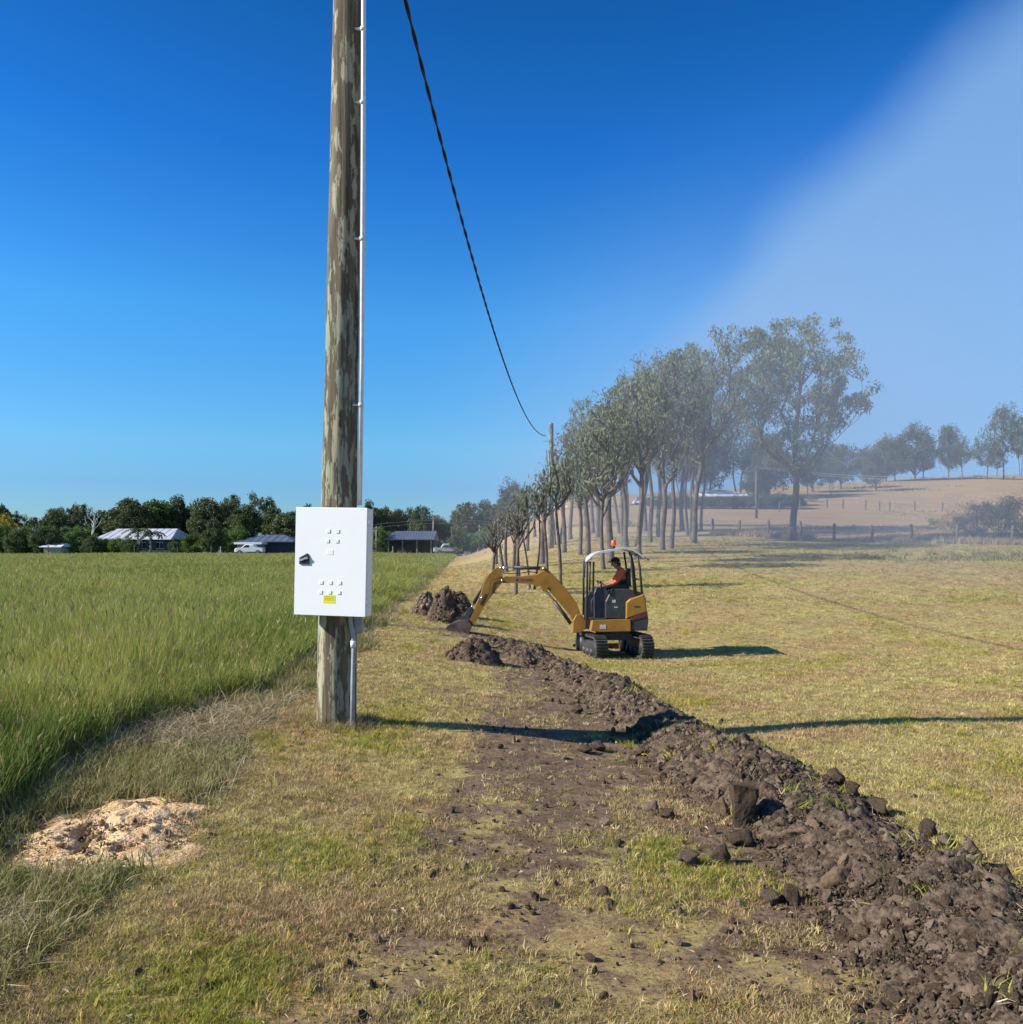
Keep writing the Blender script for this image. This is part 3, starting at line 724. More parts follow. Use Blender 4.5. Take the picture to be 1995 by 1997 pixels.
# ------------------------------------------------------------------ near pole with meter box
PD = 8.3; PB = 1396
pxc = 657
pb = Vector((wx(pxc, PD), PD, 0)); pb.z = tz(pb.x, pb.y)
def ppt(px, py, d=PD): return Vector((wx(px, d), d, wz(py, d)))-pb
pole = empty('power_pole', pb, 'thick weathered timber power pole with white meter box, nearest the camera', 'power pole')
mb = MB(); V = []; Fc = []; seg = 40
prof = [(1500, 656, 78), (1300, 656.5, 76), (1180, 658, 73), (980, 661, 69), (700, 667, 65), (350, 673, 60), (0, 679, 56), (-560, 690, 50)]
py_ = np.array([p[0] for p in prof][::-1]); pc_ = np.array([p[1] for p in prof][::-1]); pw_ = np.array([p[2] for p in prof][::-1])
levels = np.linspace(1460, -540, 130)
for k, py in enumerate(levels):
    c_ = ppt(np.interp(py, py_, pc_), py); r0 = np.interp(py, py_, pw_)/2/F*PD
    for i in range(seg):
        a = 2*math.pi*i/seg; rr3 = r0*(1+.012*math.sin(a*3+k*.05)+.02*float(vnoise(np.array([math.cos(a)*4]), np.array([math.sin(a)*4]), np.array([k*.07]), 4)[0]))
        if abs(i-seg*.73) < .6: rr3 *= .965
        V.append((c_.x+rr3*math.cos(a), c_.y+rr3*math.sin(a), c_.z))
for k in range(len(levels)-1):
    for i in range(seg): j = (i+1) % seg; Fc.append((k*seg+i, k*seg+j, (k+1)*seg+j, (k+1)*seg+i))
Fc.append(tuple((len(levels)-1)*seg+i for i in range(seg)))
mb.add(V, Fc).build('pole_shaft', 'pole_timber', pole, True)
# conduit up the right side
def cp(px, py, d): return ppt(px, py, d)
cdt = MB().tube([cp(711, -540, 8.2), cp(709, 0, 8.2), cp(708, 350, 8.2), cp(705.5, 700, 8.2), cp(701.5, 985, 8.2)], .022, 12).build('conduit', 'white_pvc', pole, True)
for cy_, cx_ in ((57, 708), (200, 707.5), (466, 706.5), (790, 703.5)):
    q = cp(cx_, cy_, 8.2)
    MB().tube([q-Vector((0, 0, .018)), q+Vector((0, 0, .018))], .027, 12).box((-.075, -.012, -.008), (-.02, .012, .010), at=q).build('clip', 'white_pvc', cdt, True)
cd2 = MB().tube([cp(683, 1195, 8.08), cp(684, 1215, 8.08), cp(688, 1235, 8.08), cp(690, 1260, 8.08), cp(688, 1330, 8.06), cp(687, 1440, 8.06)], .020, 12).build('lower_conduit', 'grey_pvc', pole, True)
q = cp(689, 1256, 8.08); MB().tube([q-Vector((0, 0, .03)), q+Vector((0, 0, .03))], .026, 12).build('coupling', 'white_pvc', cd2, True)
MB().bevbox((-.035, -.03, -.10), (.04, .05, .12), .012).build('junction_box', 'grey_pvc', pole, loc=cp(699, 1214, 8.16))
# meter box
BD = 7.98; bw = 148/F*BD; bh = 211/F*BD
box = empty('meter_box', (wx(644, BD), BD, wz(1201, BD)), 'white steel meter cabinet with black latch and yellow sticker on the near pole', 'electrical box', rz=R(-7))
box.rotation_euler = (0, R(1.2), R(-11))
dp = .13
MB().bevbox((-bw/2+.004, .004, .004), (bw/2, dp, bh-.004), .006).build('cabinet', 'white_paint', box)
door = MB().bevbox((-bw/2, -.022, 0), (bw/2-.002, .001, bh), .005).build('door', 'white_paint', box)
def bp_(px, py):     # photo pixels on the door
    return ((px-644)/F*BD, (1201-py)/F*BD)
tiles = [(639, 1036), (658, 1036), (637.5, 1055), (657, 1055), (626, 1136), (645, 1136), (664, 1136), (625, 1155), (644, 1155), (663, 1155)]
for px, py in tiles:
    u0, v0 = bp_(px, py); MB().box((-.015, -.005, -.015), (.015, .0, .015)).build('vent_cover', 'white_paint', door, loc=(u0, -.022, v0))
u0, v0 = bp_(643, 1077); MB().bevbox((-.030, -.002, -.022), (.030, 0, .022), .001).build('blank_plate', 'white_paint', door, loc=(u0, -.022, v0))
u0, v0 = bp_(643, 1168)
stk = MB().box((-.056, -.0015, -.036), (.056, 0, .036)).build('sticker', 'sticker', door, loc=(u0, -.0225, v0))
for zz in (.020, .006, -.008):
    for k in range(6): MB().box((-.044+k*.015, -.0008, zz-.002), (-.034+k*.015, 0, zz+.003)).build('print_mark', 'ink', stk, loc=(0, -.002, 0))
u0, v0 = bp_(590.5, 1091)
lt = MB().prism([(-.048, -.048), (.048, -.048), (.048, .020), (.028, .052), (-.048, .010)], -.012, 0, .004).build('latch', 'black_plastic', door, loc=(u0, -.0225, v0))
MB().prism([(-.038, -.010), (-.010, -.006), (.012, .006), (.040, .010), (.040, -.008), (.010, -.012), (-.012, -.026), (-.038, -.028)], -.012, 0, .003).build('latch_lever', 'grey_pvc', lt, loc=(0, -.0125, .008))
for zz in (.13, bh-.13): MB().tube([(0, 0, -.03), (0, 0, .03)], .008, 8).build('hinge', 'white_paint', box, True, loc=(bw/2+.004, -.004, zz))

# ------------------------------------------------------------------ far pole and cable
fp = (wx(1075, 58), 58.0)
farp = empty('power_pole', (fp[0], fp[1], tz(*fp)), 'distant slim timber power pole rising above the grove, holding the cable end', 'power pole')
top = wz(827, 58)-tz(*fp)
MB().tube([(0, 0, -.3), (0, 0, top*.5), (0, 0, top-.1), (0, 0, top)], [.19, .165, .15, .13], 14).build('pole_shaft', 'pole_timber', farp, True)
MB().tube([(0, 0, 0), (0, 0, .05)], .15, 14).build('pole_cap', 'steel', farp, True, loc=(0, 0, top))
MB().tube([(-.55, 0, 0), (.25, 0, 0)], .02, 6).build('bracket', 'steel', farp, loc=(0, -.16, top-1.15))
MB().tube([(-.33, -.14, top-1.75+.05), (-.20, -.18, top-3.2), (-.16, -.18, top-6)], .025, 6).build('down_lead', 'cable', farp, True)
zf = np.polyfit([8.3, 10.8, 14.5, 20.2, 31.9, 43.6, 57.6], [9.05, 8.5, 8.2, 7.5, 7.26, 8.0, 9.58], 3)
pts = []; 
for d in np.geomspace(8.4, 57.7, 420): pts.append((-2.13+.0757*d, d, float(np.polyval(zf, d))))
mb = MB(); seg_n = len(pts); ph = 0
P3 = [Vector(p) for p in pts]
L = [0]
for i in range(1, seg_n): L.append(L[-1]+(P3[i]-P3[i-1]).length)
for s_ in range(2):       # two twisted cores
    q = []
    for i, p in enumerate(P3):
        a = L[i]*6.0+s_*math.pi; q.append(p+Vector((math.cos(a)*.013, 0, math.sin(a)*.013)))
    mb.tube(q, .0145, 6)
tag(mb.build('overhead_cable', 'cable', None, True), 'thick black twisted service cable sagging from the near pole to the far pole', 'cable')

# ------------------------------------------------------------------ trees
def tree_meshes(seed, H, cr, base=.35, ncl=90, nleaf=70, ls=(.28, .07), rc=.9, tr=.2, shape='oval', stems=1, droop=1.0, cover=None, lean=0.0, flat=.8, fill=.75, leafmat='gum_leaf', bark='bark', twig=.018):
    r = np.random.default_rng(seed)
    zc = H*(base+1)/2; hz = H*(1-base)/2
    if cover: nleaf = max(6, int(cover*math.pi*cr*hz/(ls[0]*ls[1]*.5)/ncl))
    # cluster centres in a lobed crown
    C_ = []
    while len(C_) < ncl:
        d = r.normal(size=3); d /= np.linalg.norm(d); q = r.random()**(1/3)*(1-fill)+fill*r.random()**.33
        lob = 1+.22*float(fbm(np.array([d[0]*1.7+seed]), np.array([d[1]*1.7]), np.array([d[2]*1.7]), 2, seed)[0])
        p = d*q*lob; w_ = 1.0
        if shape == 'vase': w_ = .45+.75*(p[2]*.5+.5)
        if shape == 'dome': w_ = 1.05-.25*p[2]
        z_ = zc+p[2]*hz*.93
        C_.append((p[0]*cr*w_+lean*z_, p[1]*cr*w_, z_))
    C_ = np.array(C_); C_ = C_[np.argsort(np.hypot(C_[:, 0]-lean*C_[:, 2], C_[:, 1])+.25*C_[:, 2])]
    nodes = []; par = []
    for s_ in range(stems):
        a = 2*math.pi*s_/stems+r.uniform(0, 1); off = 0 if stems == 1 else tr*1.3; sl = 0 if stems == 1 else .10
        hb = H*(base+.45*(1-base)) if shape != 'vase' else H*(base+.3)
        last = -1
        for k in range(12):
            z_ = hb*k/11
            nodes.append((math.cos(a)*(off+sl*z_)+lean*z_+.05*math.sin(z_*.9+seed+s_)*min(z_, 3), math.sin(a)*(off+sl*z_)+.05*math.cos(z_*.7+seed)*min(z_, 3), z_)); par.append(last); last = len(nodes)-1
    ends = []
    for c in C_:
        A = np.array(nodes); d = A-c; dist = np.linalg.norm(d, axis=1)
        cost = dist+np.where(A[:, 2] > c[2]-.7*np.hypot(d[:, 0], d[:, 1])-.1, 4.0, 0)+np.maximum(H*min(base+.05, .5)-A[:, 2], 0)*3
        j = int(np.argmin(cost)); p0 = A[j]; ns = max(2, int(dist[j]/1.1)); last = j
        for k in range(1, ns+1):
            q = k/ns; p = p0+(c-p0)*q; p = p+r.normal(0, .06, 3)*dist[j]*.3; p[2] -= .10*dist[j]*math.sin(math.pi*q)*1.0
            nodes.append(tuple(p)); par.append(last); last = len(nodes)-1
        ends.append(last)
    cnt = np.zeros(len(nodes))
    for e_ in ends: cnt[e_] += 1
    for i in range(len(nodes)-1, -1, -1):
        if par[i] >= 0: cnt[par[i]] += cnt[i]
    rad = np.maximum(twig*np.maximum(cnt, .6)**.52, .010)
    k_ = tr/max(rad[:12].max(), 1e-6)*.8
    rad = np.minimum(rad, tr*.6)
    for i in range(len(nodes)):      # flare at the foot
        if i < 12*stems: rad[i] = tr/(stems**.62)*(1.0-.45*(i % 12)/12)*(1.3 if i % 12 == 0 else 1)
    V = []; Fc = []; sg = 6
    A = np.array(nodes)
    for i in range(len(nodes)):
        j = par[i]
        if j < 0: continue
        a_, b_ = A[j], A[i]; t_ = b_-a_; l = np.linalg.norm(t_)
        if l < 1e-5: continue
        t_ /= l; up = np.array([0, 0, 1.]) if abs(t_[2]) < .9 else np.array([1., 0, 0]); x_ = np.cross(t_, up); x_ /= np.linalg.norm(x_); y_ = np.cross(t_, x_)
        b0 = len(V)*1; an_ = np.arange(sg)*2*math.pi/sg; ra = min(rad[j], rad[i]*1.5); ring = np.cos(an_)[:, None]*x_+np.sin(an_)[:, None]*y_
        V += list(a_-t_*ra*.15+ring*ra)+list(b_+t_*rad[i]*.15+ring*rad[i])
        Fc += [(b0+k, b0+(k+1) % sg, b0+sg+(k+1) % sg, b0+sg+k) for k in range(sg)]
    wood = npmesh('trunk', np.array(V), np.array(Fc), True, bark)
    # leaves: narrow hanging blades around each cluster
    n = ncl*nleaf
    cen = np.repeat(C_, nleaf, 0); d = r.normal(size=(n, 3)); d /= np.linalg.norm(d, axis=1)[:, None]
    rcv = np.repeat(rc*r.uniform(.6, 1.25, ncl), nleaf)
    p = cen+d*(r.random(n)**.45*rcv)[:, None]*np.array([1, 1, flat])
    ax = r.normal(size=(n, 3)); ax[:, 2] -= droop; ax /= np.linalg.norm(ax, axis=1)[:, None]
    sd_ = np.cross(ax, r.normal(size=(n, 3))); sd_ /= np.linalg.norm(sd_, axis=1)[:, None]
    sz = r.uniform(.6, 1.3, n)[:, None]
    a_ = p-ax*ls[0]/2*sz; b_ = p+ax*ls[0]/2*sz; w_ = sd_*ls[1]/2*sz; md = p-ax*ls[0]*.1*sz
    VV = np.stack([a_, md+w_, b_, md-w_], 1).reshape(-1, 3); FF = np.arange(n*4).reshape(-1, 4)
    return wood, npmesh('crown', VV, FF, False, leafmat)
def place_tree(meshes, loc, label, scale=1.0, rz=0.0, name='gum_tree', group=None, cat='tree', crown=None, sx=1.0):
    o = empty(name, loc, label, cat, group, rz); o.scale = (scale*sx, scale*sx, scale)
    mk('trunk', meshes[0], None, o)
    c = mk('crown', meshes[1], None, o)
    if crown: 
        c.material_slots[0].link = 'OBJECT'; c.material_slots[0].material = MAT[crown]
    return o

# the big lone gum by the fence
x, y, z = hit(1546, 1054)
Hh = (1054-578)/F*y
place_tree(tree_meshes(5, Hh, 138/F*y, .25, 260, 90, (.28, .085), .70, .25, 'oval', 1, 1.2, cover=2.9, lean=.035, twig=.015, bark='bark', flat=.85, fill=.55), (x, y, z), 'tall spreading gum standing alone by the fence, its crown against the sky')
# grove between digger and fence: px, py base, top py, crown radius px, trunk px, stems, seed, label
grove = [
 (967, 1101, 985, 16, 9, 1, 21, 'short slim gum at the left end of the grove beside the green field'),
 (991, 1115, 972, 24, 16, 3, 22, 'low gum with three spreading stems above the digger boom'),
 (1043, 1047, 930, 20, 7, 1, 23, 'thin far gum behind the low three stemmed gum'),
 (1058, 1100, 905, 30, 14, 1, 24, 'straight dark gum right behind the digger boom'),
 (1088, 1062, 890, 26, 9, 2, 25, 'twin stemmed gum in front of the distant pole'),
 (1131, 1082, 852, 30, 9, 1, 26, 'slim dark gum left of the digger canopy'),
 (1146, 1082, 838, 32, 12, 1, 27, 'dark gum directly left of the digger canopy'),
 (1191, 1098, 770, 44, 15, 1, 28, 'stout pale gum directly behind the digger canopy'),
 (1230, 1066, 742, 56, 24, 4, 29, 'broad many stemmed gum right behind the operator'),
 (1284, 1047, 742, 40, 9, 1, 30, 'slender gum behind the leaning pair right of the digger'),
 (1291, 1073, 700, 52, 11, 1, 31, 'tall gum with leaning trunk right of the digger'),
 (1309, 1069, 668, 56, 9, 1, 32, 'leaning thin gum next to the tall leaning one'),
 (1343, 1043, 720, 46, 8, 2, 33, 'far twin stemmed slim gum left of the open paddock'),
 (1352, 1075, 622, 66, 12, 1, 34, 'tallest gum of the grove reaching toward the lone gum'),
 (1018, 1058, 950, 22, 8, 1, 35, 'thin gum between the low three stemmed gum and the boom'),
 (1072, 1040, 915, 26, 8, 1, 36, 'thin distant trunk left of the twin stemmed gum'),
 (1112, 1052, 880, 30, 9, 1, 37, 'slender gum in the gap left of the slim dark pair'),
 (1165, 1048, 815, 34, 10, 1, 38, 'gum whose trunk shows just left of the stout pale gum'),
 (1212, 1040, 775, 40, 10, 2, 39, 'gum between the stout pale gum and the many stemmed one'),
 (1258, 1036, 740, 46, 9, 1, 40, 'gum with thin trunk just right of the many stemmed gum'),
 (1330, 1034, 690, 52, 9, 1, 41, 'slim gum beside the far twin stemmed gum'),
 (1365, 1036, 655, 56, 9, 2, 42, 'rightmost gum of the grove, its crown meeting the lone gum'),
]
grove += [
 (1028, 1075, 935, 24, 9, 1, 51, 'slim gum just left of the straight dark gum'),
 (1100, 1078, 845, 32, 10, 1, 52, 'leggy gum in front of the slim dark pair'),
 (1156, 1040, 800, 36, 8, 1, 53, 'far slim gum over the left canopy post of the digger'),
 (1176, 1110, 790, 40, 9, 1, 54, 'thin gum standing close behind the digger canopy'),
 (1247, 1090, 720, 46, 10, 1, 55, 'gum standing clear to the right of the digger canopy'),
 (1268, 1058, 700, 50, 9, 1, 56, 'gum close behind the one clear of the canopy'),
 (1222, 1028, 770, 40, 8, 1, 57, 'distant gum glimpsed between the thickest trunks'),
 (1140, 1026, 850, 34, 7, 1, 58, 'most distant slim gum behind the dark pair'),
 (1066, 1120, 915, 26, 8, 1, 59, 'nearest thin gum behind the middle of the boom'),
 (1012, 1128, 960, 22, 7, 1, 60, 'nearest thin gum behind the bend of the boom'),
]
grove += [  # extra near gums, put in to throw dappled shade behind the digger
 (962, 1158, 1004, 26, 8, 1, 62, 'small gum added for shade under the left end of the boom'),
 (1006, 1160, 968, 30, 8, 1, 63, 'small gum added for shade under the middle of the boom'),
 (1038, 1150, 940, 32, 8, 2, 64, 'twin stemmed small gum added for shade under the boom bend'),
 (1092, 1150, 893, 36, 8, 1, 65, 'gum added for shade between boom and canopy, close to the digger'),
]
rt = random.Random(4)
for px, py, tp, cr_, tw, st_, sd0, lb in grove:
    if px == 1352: py = 1060
    tp -= rt.choice((0, 15, 30, 50)) if px > 1130 else rt.choice((-8, 0, 8))
    x, y, z = hit(px, py); Hh = (py-tp)/F*y
    ln = {31: .05, 32: .10, 34: .20, 33: .03, 29: .0, 28: -.0}.get(sd0, 0.0)*.45
    left = px < 1120; ncl = int(14+cr_*.7) if left else int(60+cr_*1.6)
    place_tree(tree_meshes(sd0, Hh, cr_/F*y*(rt.uniform(.9, 1.3) if left else rt.uniform(1.3, 1.8)), rt.uniform(.52, .66) if left else rt.uniform(.30, .52), ncl, 55, (min(.25, .045*Hh), min(.07, .014*Hh)), max(.30, min(.52, Hh*.07)), tw/F*y/2, 'oval', st_, 1.5, cover=rt.uniform(.5, .8) if left else rt.uniform(1.0, 1.6), fill=.35, lean=ln, twig=.018, flat=1.0, bark='bark'), (x, y, z), lb, group='gums of the grove behind the digger')
# more thin trunks seen between, background right
mid = [tree_meshes(300+i, 10, 3.0, .28, 80, 50, (.38, .12), .95, .16, 'oval', 1+(i % 2), .8, leafmat='hill_leaf', twig=.022, flat=.9) for i in range(4)]
dense = [tree_meshes(320+i, 10, 3.6, .12, 110, 70, (.42, .16), 1.15, .2, 'dome', 1, .6, leafmat='hill_leaf', twig=.02, flat=.85, fill=.8) for i in range(4)]
def at_pix(px, py, d): return wx(px, d), d, wz(py, d)
bgt = [  # px, base py, depth, top py, half width px, kind, label
 (1000, 1000, 132, 930, 30, 'd', 'round grey gum at the left end behind the grove'),
 (1100, 995, 120, 905, 36, 'd', 'bushy gum behind the dark trunks left of the digger canopy'),
 (1175, 985, 125, 870, 36, 'm', 'open gum seen between trunks above the digger'),
 (1330, 985, 130, 850, 46, 'm', 'tall gum left of the white roofed house'),
 (1385, 985, 135, 835, 44, 'd', 'dense gum directly behind the white roofed house'),
 (1440, 985, 138, 800, 55, 'm', 'tall open gum behind the right end of the white roofed house'),
 (1500, 975, 135, 840, 50, 'd', 'dense dark gum left of the lone gum trunk'),
 (1480, 990, 120, 900, 34, 'd', 'low dark tree beside the house hedge'),
 (1585, 965, 150, 870, 44, 'd', 'dense gum right behind the lone gum trunk'),
 (1640, 955, 160, 862, 42, 'd', 'round gum on the ridge right of the lone gum'),
 (1575, 960, 140, 905, 18, 'm', 'small thin gum at the foot of the hill'),
 (1620, 955, 140, 890, 20, 'm', 'slim gum on the hill left of the gap in the ridge trees'),
]
for i, (px, py, d, tp, hw, kd, lb) in enumerate(bgt):
    x, y = wx(px, d), d; z = tz(x, y); H_ = wz(tp, d)-z; ms = (mid if kd == 'm' else dense)[i % 4]
    s_ = H_/10; place_tree(ms, (x, y, z), lb, s_, i*1.7, group='gums behind the paddock', sx=(hw/F*d)/((3.0 if kd == 'm' else 3.6)*s_)*.95)
ridge = [
 (1708, 978, 150, 876, 30, 'd', 'dark dome shaped tree in front of the hill, lower than the ridge trees'),
 (1728, 958, 190, 850, 36, 'd', 'left group gum on the ridge behind the dome shaped tree'),
 (1785, 962, 188, 822, 40, 'd', 'highest rounded gum of the left ridge group'),
 (1745, 952, 195, 845, 34, 'd', 'gum half hidden behind the highest rounded ridge gum'),
 (1850, 938, 200, 823, 24, 'd', 'round topped gum in the middle of the ridge'),
 (1876, 958, 185, 852, 22, 'm', 'gum right of the round topped ridge gum, standing lower'),
 (1924, 953, 180, 845, 26, 'm', 'thin trunked gum left of the tallest ridge gum'),
 (1957, 943, 182, 786, 32, 'm', 'tallest ridge gum near the right edge of the picture'),
 (1990, 925, 195, 800, 24, 'm', 'gum cut off by the right edge of the picture'),
 (1800, 948, 195, 880, 26, 'm', 'low gum between the two ridge groups'),
 (1690, 935, 205, 868, 24, 'd', 'leftmost gum of the ridge group, partly hidden'),
 (1944, 925, 210, 870, 18, 'm', 'small gum on the skyline behind the tallest ridge gum'),
]
for i, (px, py, d, tp, hw, kd, lb) in enumerate(ridge):
    x, y = wx(px, d), d; z = tz(x, y); H_ = wz(tp, d)-z; ms = (mid if kd == 'm' else dense)[(i+1) % 4]
    s_ = H_/10; place_tree(ms, (x, y, z), lb, s_, i*2.1+.4, group='gums on the brown hill', sx=(hw/F*d)/((3.0 if kd == 'm' else 3.6)*s_)*.95)

# far tree line behind the green field
FD = 165.0
fk = {'r': [tree_meshes(400+i, 10, 3.4, .18, 90, 120, (.42, .24), 1.10, .18, 'dome', 1, .3, leafmat='far_leaf', twig=.022, flat=.8, fill=.85, bark='bark_pale') for i in range(4)],
      'o': [tree_meshes(410+i, 10, 3.2, .30, 60, 90, (.38, .20), .95, .16, 'oval', 2, .3, leafmat='far_leaf_olive', twig=.03, flat=.75, fill=.8, bark='bark_pale') for i in range(3)],
      'b': [tree_meshes(420+i, 10, 5.2, .02, 90, 110, (.5, .32), 1.5, .18, 'dome', 1, .2, leafmat='far_leaf_bright', twig=.02, flat=.8, fill=.85) for i in range(3)]}
RW = {'r': 3.4, 'o': 3.2, 'b': 5.2}
tl = [  # px, top py, half width px, depth, kind, crown material, label
 (4, 980, 18, 160, 'r', None, 'dark round gum at the left edge of the far tree line'),
 (34, 992, 17, 165, 'o', None, 'thin topped gum second from the left edge'),
 (12, 1008, 26, 150, 'b', 'wattle_leaf', 'yellow tinged wattle at the left edge in front of the tree line'),
 (66, 1004, 20, 170, 'o', None, 'low sparse tree at the dip in the far tree line'),
 (108, 986, 22, 160, 'r', None, 'round gum just right of the dip in the tree line'),
 (134, 982, 20, 165, 'o', None, 'open crowned gum left of the dead pale tree'),
 (158, 978, 20, 170, 'o', None, 'olive gum directly behind the dead pale tree'),
 (196, 990, 22, 170, 'r', None, 'dark gum right of the dead pale tree'),
 (222, 996, 16, 172, 'r', None, 'low dark gum above the ridge of the grey roofed house'),
 (256, 967, 38, 162, 'r', 'far_leaf_olive', 'broad olive gum behind the grey roofed house'),
 (305, 968, 34, 168, 'r', 'far_leaf_bright', 'bright green tree above the right end of the grey roof'),
 (338, 966, 28, 172, 'r', None, 'dark gum right of the bright green tree'),
 (372, 984, 18, 175, 'r', None, 'narrow dark gum in the gap right of the bright tree'),
 (405, 963, 32, 165, 'r', 'far_leaf_olive', 'big round olive gum midway between house and shed'),
 (436, 980, 20, 175, 'r', None, 'dark gum tucked right of the big round olive gum'),
 (456, 958, 20, 178, 'o', None, 'high round crowned gum standing behind the others'),
 (478, 978, 26, 160, 'r', None, 'gum with pale branching stem left of the dark roofed sheds'),
 (508, 960, 24, 172, 'o', None, 'highest domed gum left of the meter box'),
 (535, 985, 22, 168, 'r', None, 'dark gum above the dark roofed shed'),
 (555, 996, 26, 160, 'r', 'far_leaf_olive', 'low wide olive gum beside the meter box'),
 (590, 985, 26, 172, 'r', None, 'dark gum mostly hidden behind the meter box'),
 (640, 985, 28, 172, 'r', None, 'dark gum right behind the pole'),
 (690, 982, 22, 165, 'r', None, 'dark gum emerging between pole and box edge'),
 (724, 976, 18, 165, 'r', None, 'tall dark gum right of the meter box'),
 (752, 984, 18, 168, 'r', None, 'dark gum second right of the meter box'),
 (775, 987, 18, 170, 'r', None, 'gum behind the left end of the open farm shed'),
 (800, 990, 16, 175, 'r', None, 'gum behind the middle of the open farm shed'),
 (822, 982, 20, 166, 'r', None, 'tall dark gum over the roof ridge of the open farm shed'),
 (852, 1000, 18, 170, 'r', None, 'low dark gum at the right end of the shed roof'),
 (878, 1010, 18, 172, 'r', None, 'low gum at the dip beyond the farm shed'),
 (905, 974, 24, 158, 'o', None, 'spreading gum with bare pale branches right of the shed'),
 (930, 970, 22, 162, 'o', None, 'gum right of the one with bare pale branches'),
 (958, 976, 22, 160, 'r', 'far_leaf_olive', 'olive gum near where the grove begins'),
 (985, 966, 22, 165, 'r', None, 'gum at the right end of the far tree line'),
 (812, 1028, 18, 150, 'b', None, 'round green bush behind the open farm shed'),
]
for i, (px, tp, hw, d, kd, cm, lb) in enumerate(tl):
    x, y = wx(px, d), d; z = tz(x, y); H_ = wz(tp, d)-z; ms = fk[kd][i % 3]; s_ = H_/10.2
    place_tree(ms, (x, y, z), lb, s_, i*1.3, group='trees of the far tree line', crown=cm, sx=(hw/F*d)*1.12/(RW[kd]*s_))
# lower shrubs in front of the line
sh = []
px = -14
rs = random.Random(9)
slots = [(8, 1022, 26), (52, 1028, 26), (82, 1030, 24), (128, 1026, 26), (152, 1030, 26), (182, 1046, 20), (208, 1050, 18), (232, 1050, 18), (256, 1052, 16), (350, 1048, 20), (378, 1040, 22), (415, 1018, 22), (442, 1030, 20), (467, 1026, 20), (104, 1034, 20), (600, 1035, 26), (740, 1030, 20), (893, 1034, 22), (920, 1040, 20), (948, 1032, 24), (975, 1030, 24), (760, 1036, 18), (-15, 1020, 26), (30, 1036, 22), (700, 1034, 22), (650, 1030, 30)]
names_ = ['at the far left edge of the field', 'behind the left edge of the field', 'left of the small pale shed', 'right of the small pale shed', 'between the small shed and grey roofed house', 'at the left corner of the grey roofed house', 'in the hedge left of the palms', 'in the hedge under the grey roof', 'in the hedge nearest the palms', 'right of the grey roofed house', 'second right of the grey roofed house', 'light green and tall midway along the field', 'left of the dark roofed shed by one tree', 'directly left of the dark roofed shed', 'just behind the small pale shed', 'hidden behind the meter box', 'left of the open farm shed', 'right of the open farm shed', 'second right of the open farm shed', 'near the grove end of the field', 'closest to the grove', 'touching the left end of the farm shed', 'outside the left edge of the field', 'between wattle and small shed', 'just right of the meter box', 'behind the pole and box']
for i, ((px, tp, hw), nm) in enumerate(zip(slots, names_)):
    d = 146-(i % 3)*3; x, y = wx(px, d), d; z = tz(x, y); H_ = wz(tp, d)-z; s_ = H_/9.5
    place_tree(fk['b'][i % 3], (x, y, z), 'leafy shrub '+nm, s_, i*.9, name='shrub', group='shrubs at the far side of the green field', cat='shrub', crown=(None if i % 3 == 1 else 'far_leaf'), sx=(hw/F*d)*1.05/(5.2*s_))
# dead pale tree
def bare_tree(px, basepy, toppy, hwp, d, seed, label):
    x, y = wx(px, d), d; z = tz(x, y); H_ = wz(toppy, d)-z
    w_, l_ = tree_meshes(seed, H_, hwp*1.5/F*d, .42, 34, 1, (.1, .02), .5, .17, 'vase', 1, .1, twig=.030, bark='bleached')
    o = empty('dead_tree', (x, y, z), label, 'tree'); mk('trunk', w_, None, o)
bare_tree(182, 1045, 974, 15, 143, 71, 'dead pale leafless tree at the left end of the grey roofed house')
# palms by the house
def palm(px, toppy, d, label):
    x, y = wx(px, d), d; z = tz(x, y); H_ = wz(toppy, d)-z-1.0
    o = empty('palm_tree', (x, y, z), label, 'palm tree', 'palms by the grey roofed house')
    MB().tube([(0, 0, 0), (.1, 0, H_*.5), (0, 0, H_)], [.22, .17, .14], 8).build('trunk', 'bark_pale', o, True)
    for k in range(15):
        a = k*2.4; r_ = random.Random(k); L_ = 2.2+.5*r_.random(); el = r_.uniform(.1, 1.2); mbf = MB(); pp = []
        for s_ in range(7):
            q = s_/6; h_ = L_*q*math.cos(el*(1-q*.6)); pp.append(Vector((math.cos(a)*h_, math.sin(a)*h_, H_+L_*(math.sin(el)*q-.85*q*q))))
        sdv = Vector((-math.sin(a), math.cos(a), 0)); vs = []; fs = []
        for s_, p in enumerate(pp[:-1]):
            for sg_ in (-1, 1):
                b0 = len(vs); nx = pp[s_+1]; vs += [p, nx, nx+sdv*sg_*.45-Vector((0, 0, .3))]; fs.append((b0, b0+1, b0+2))
        mbf.add(vs, fs).build('frond', 'hill_leaf', o)
palm(268, 1024, 140, 'feathery palm left of its twin before the grey roofed house')
palm(293, 1030, 139, 'feathery palm right of its twin before the grey roofed house')

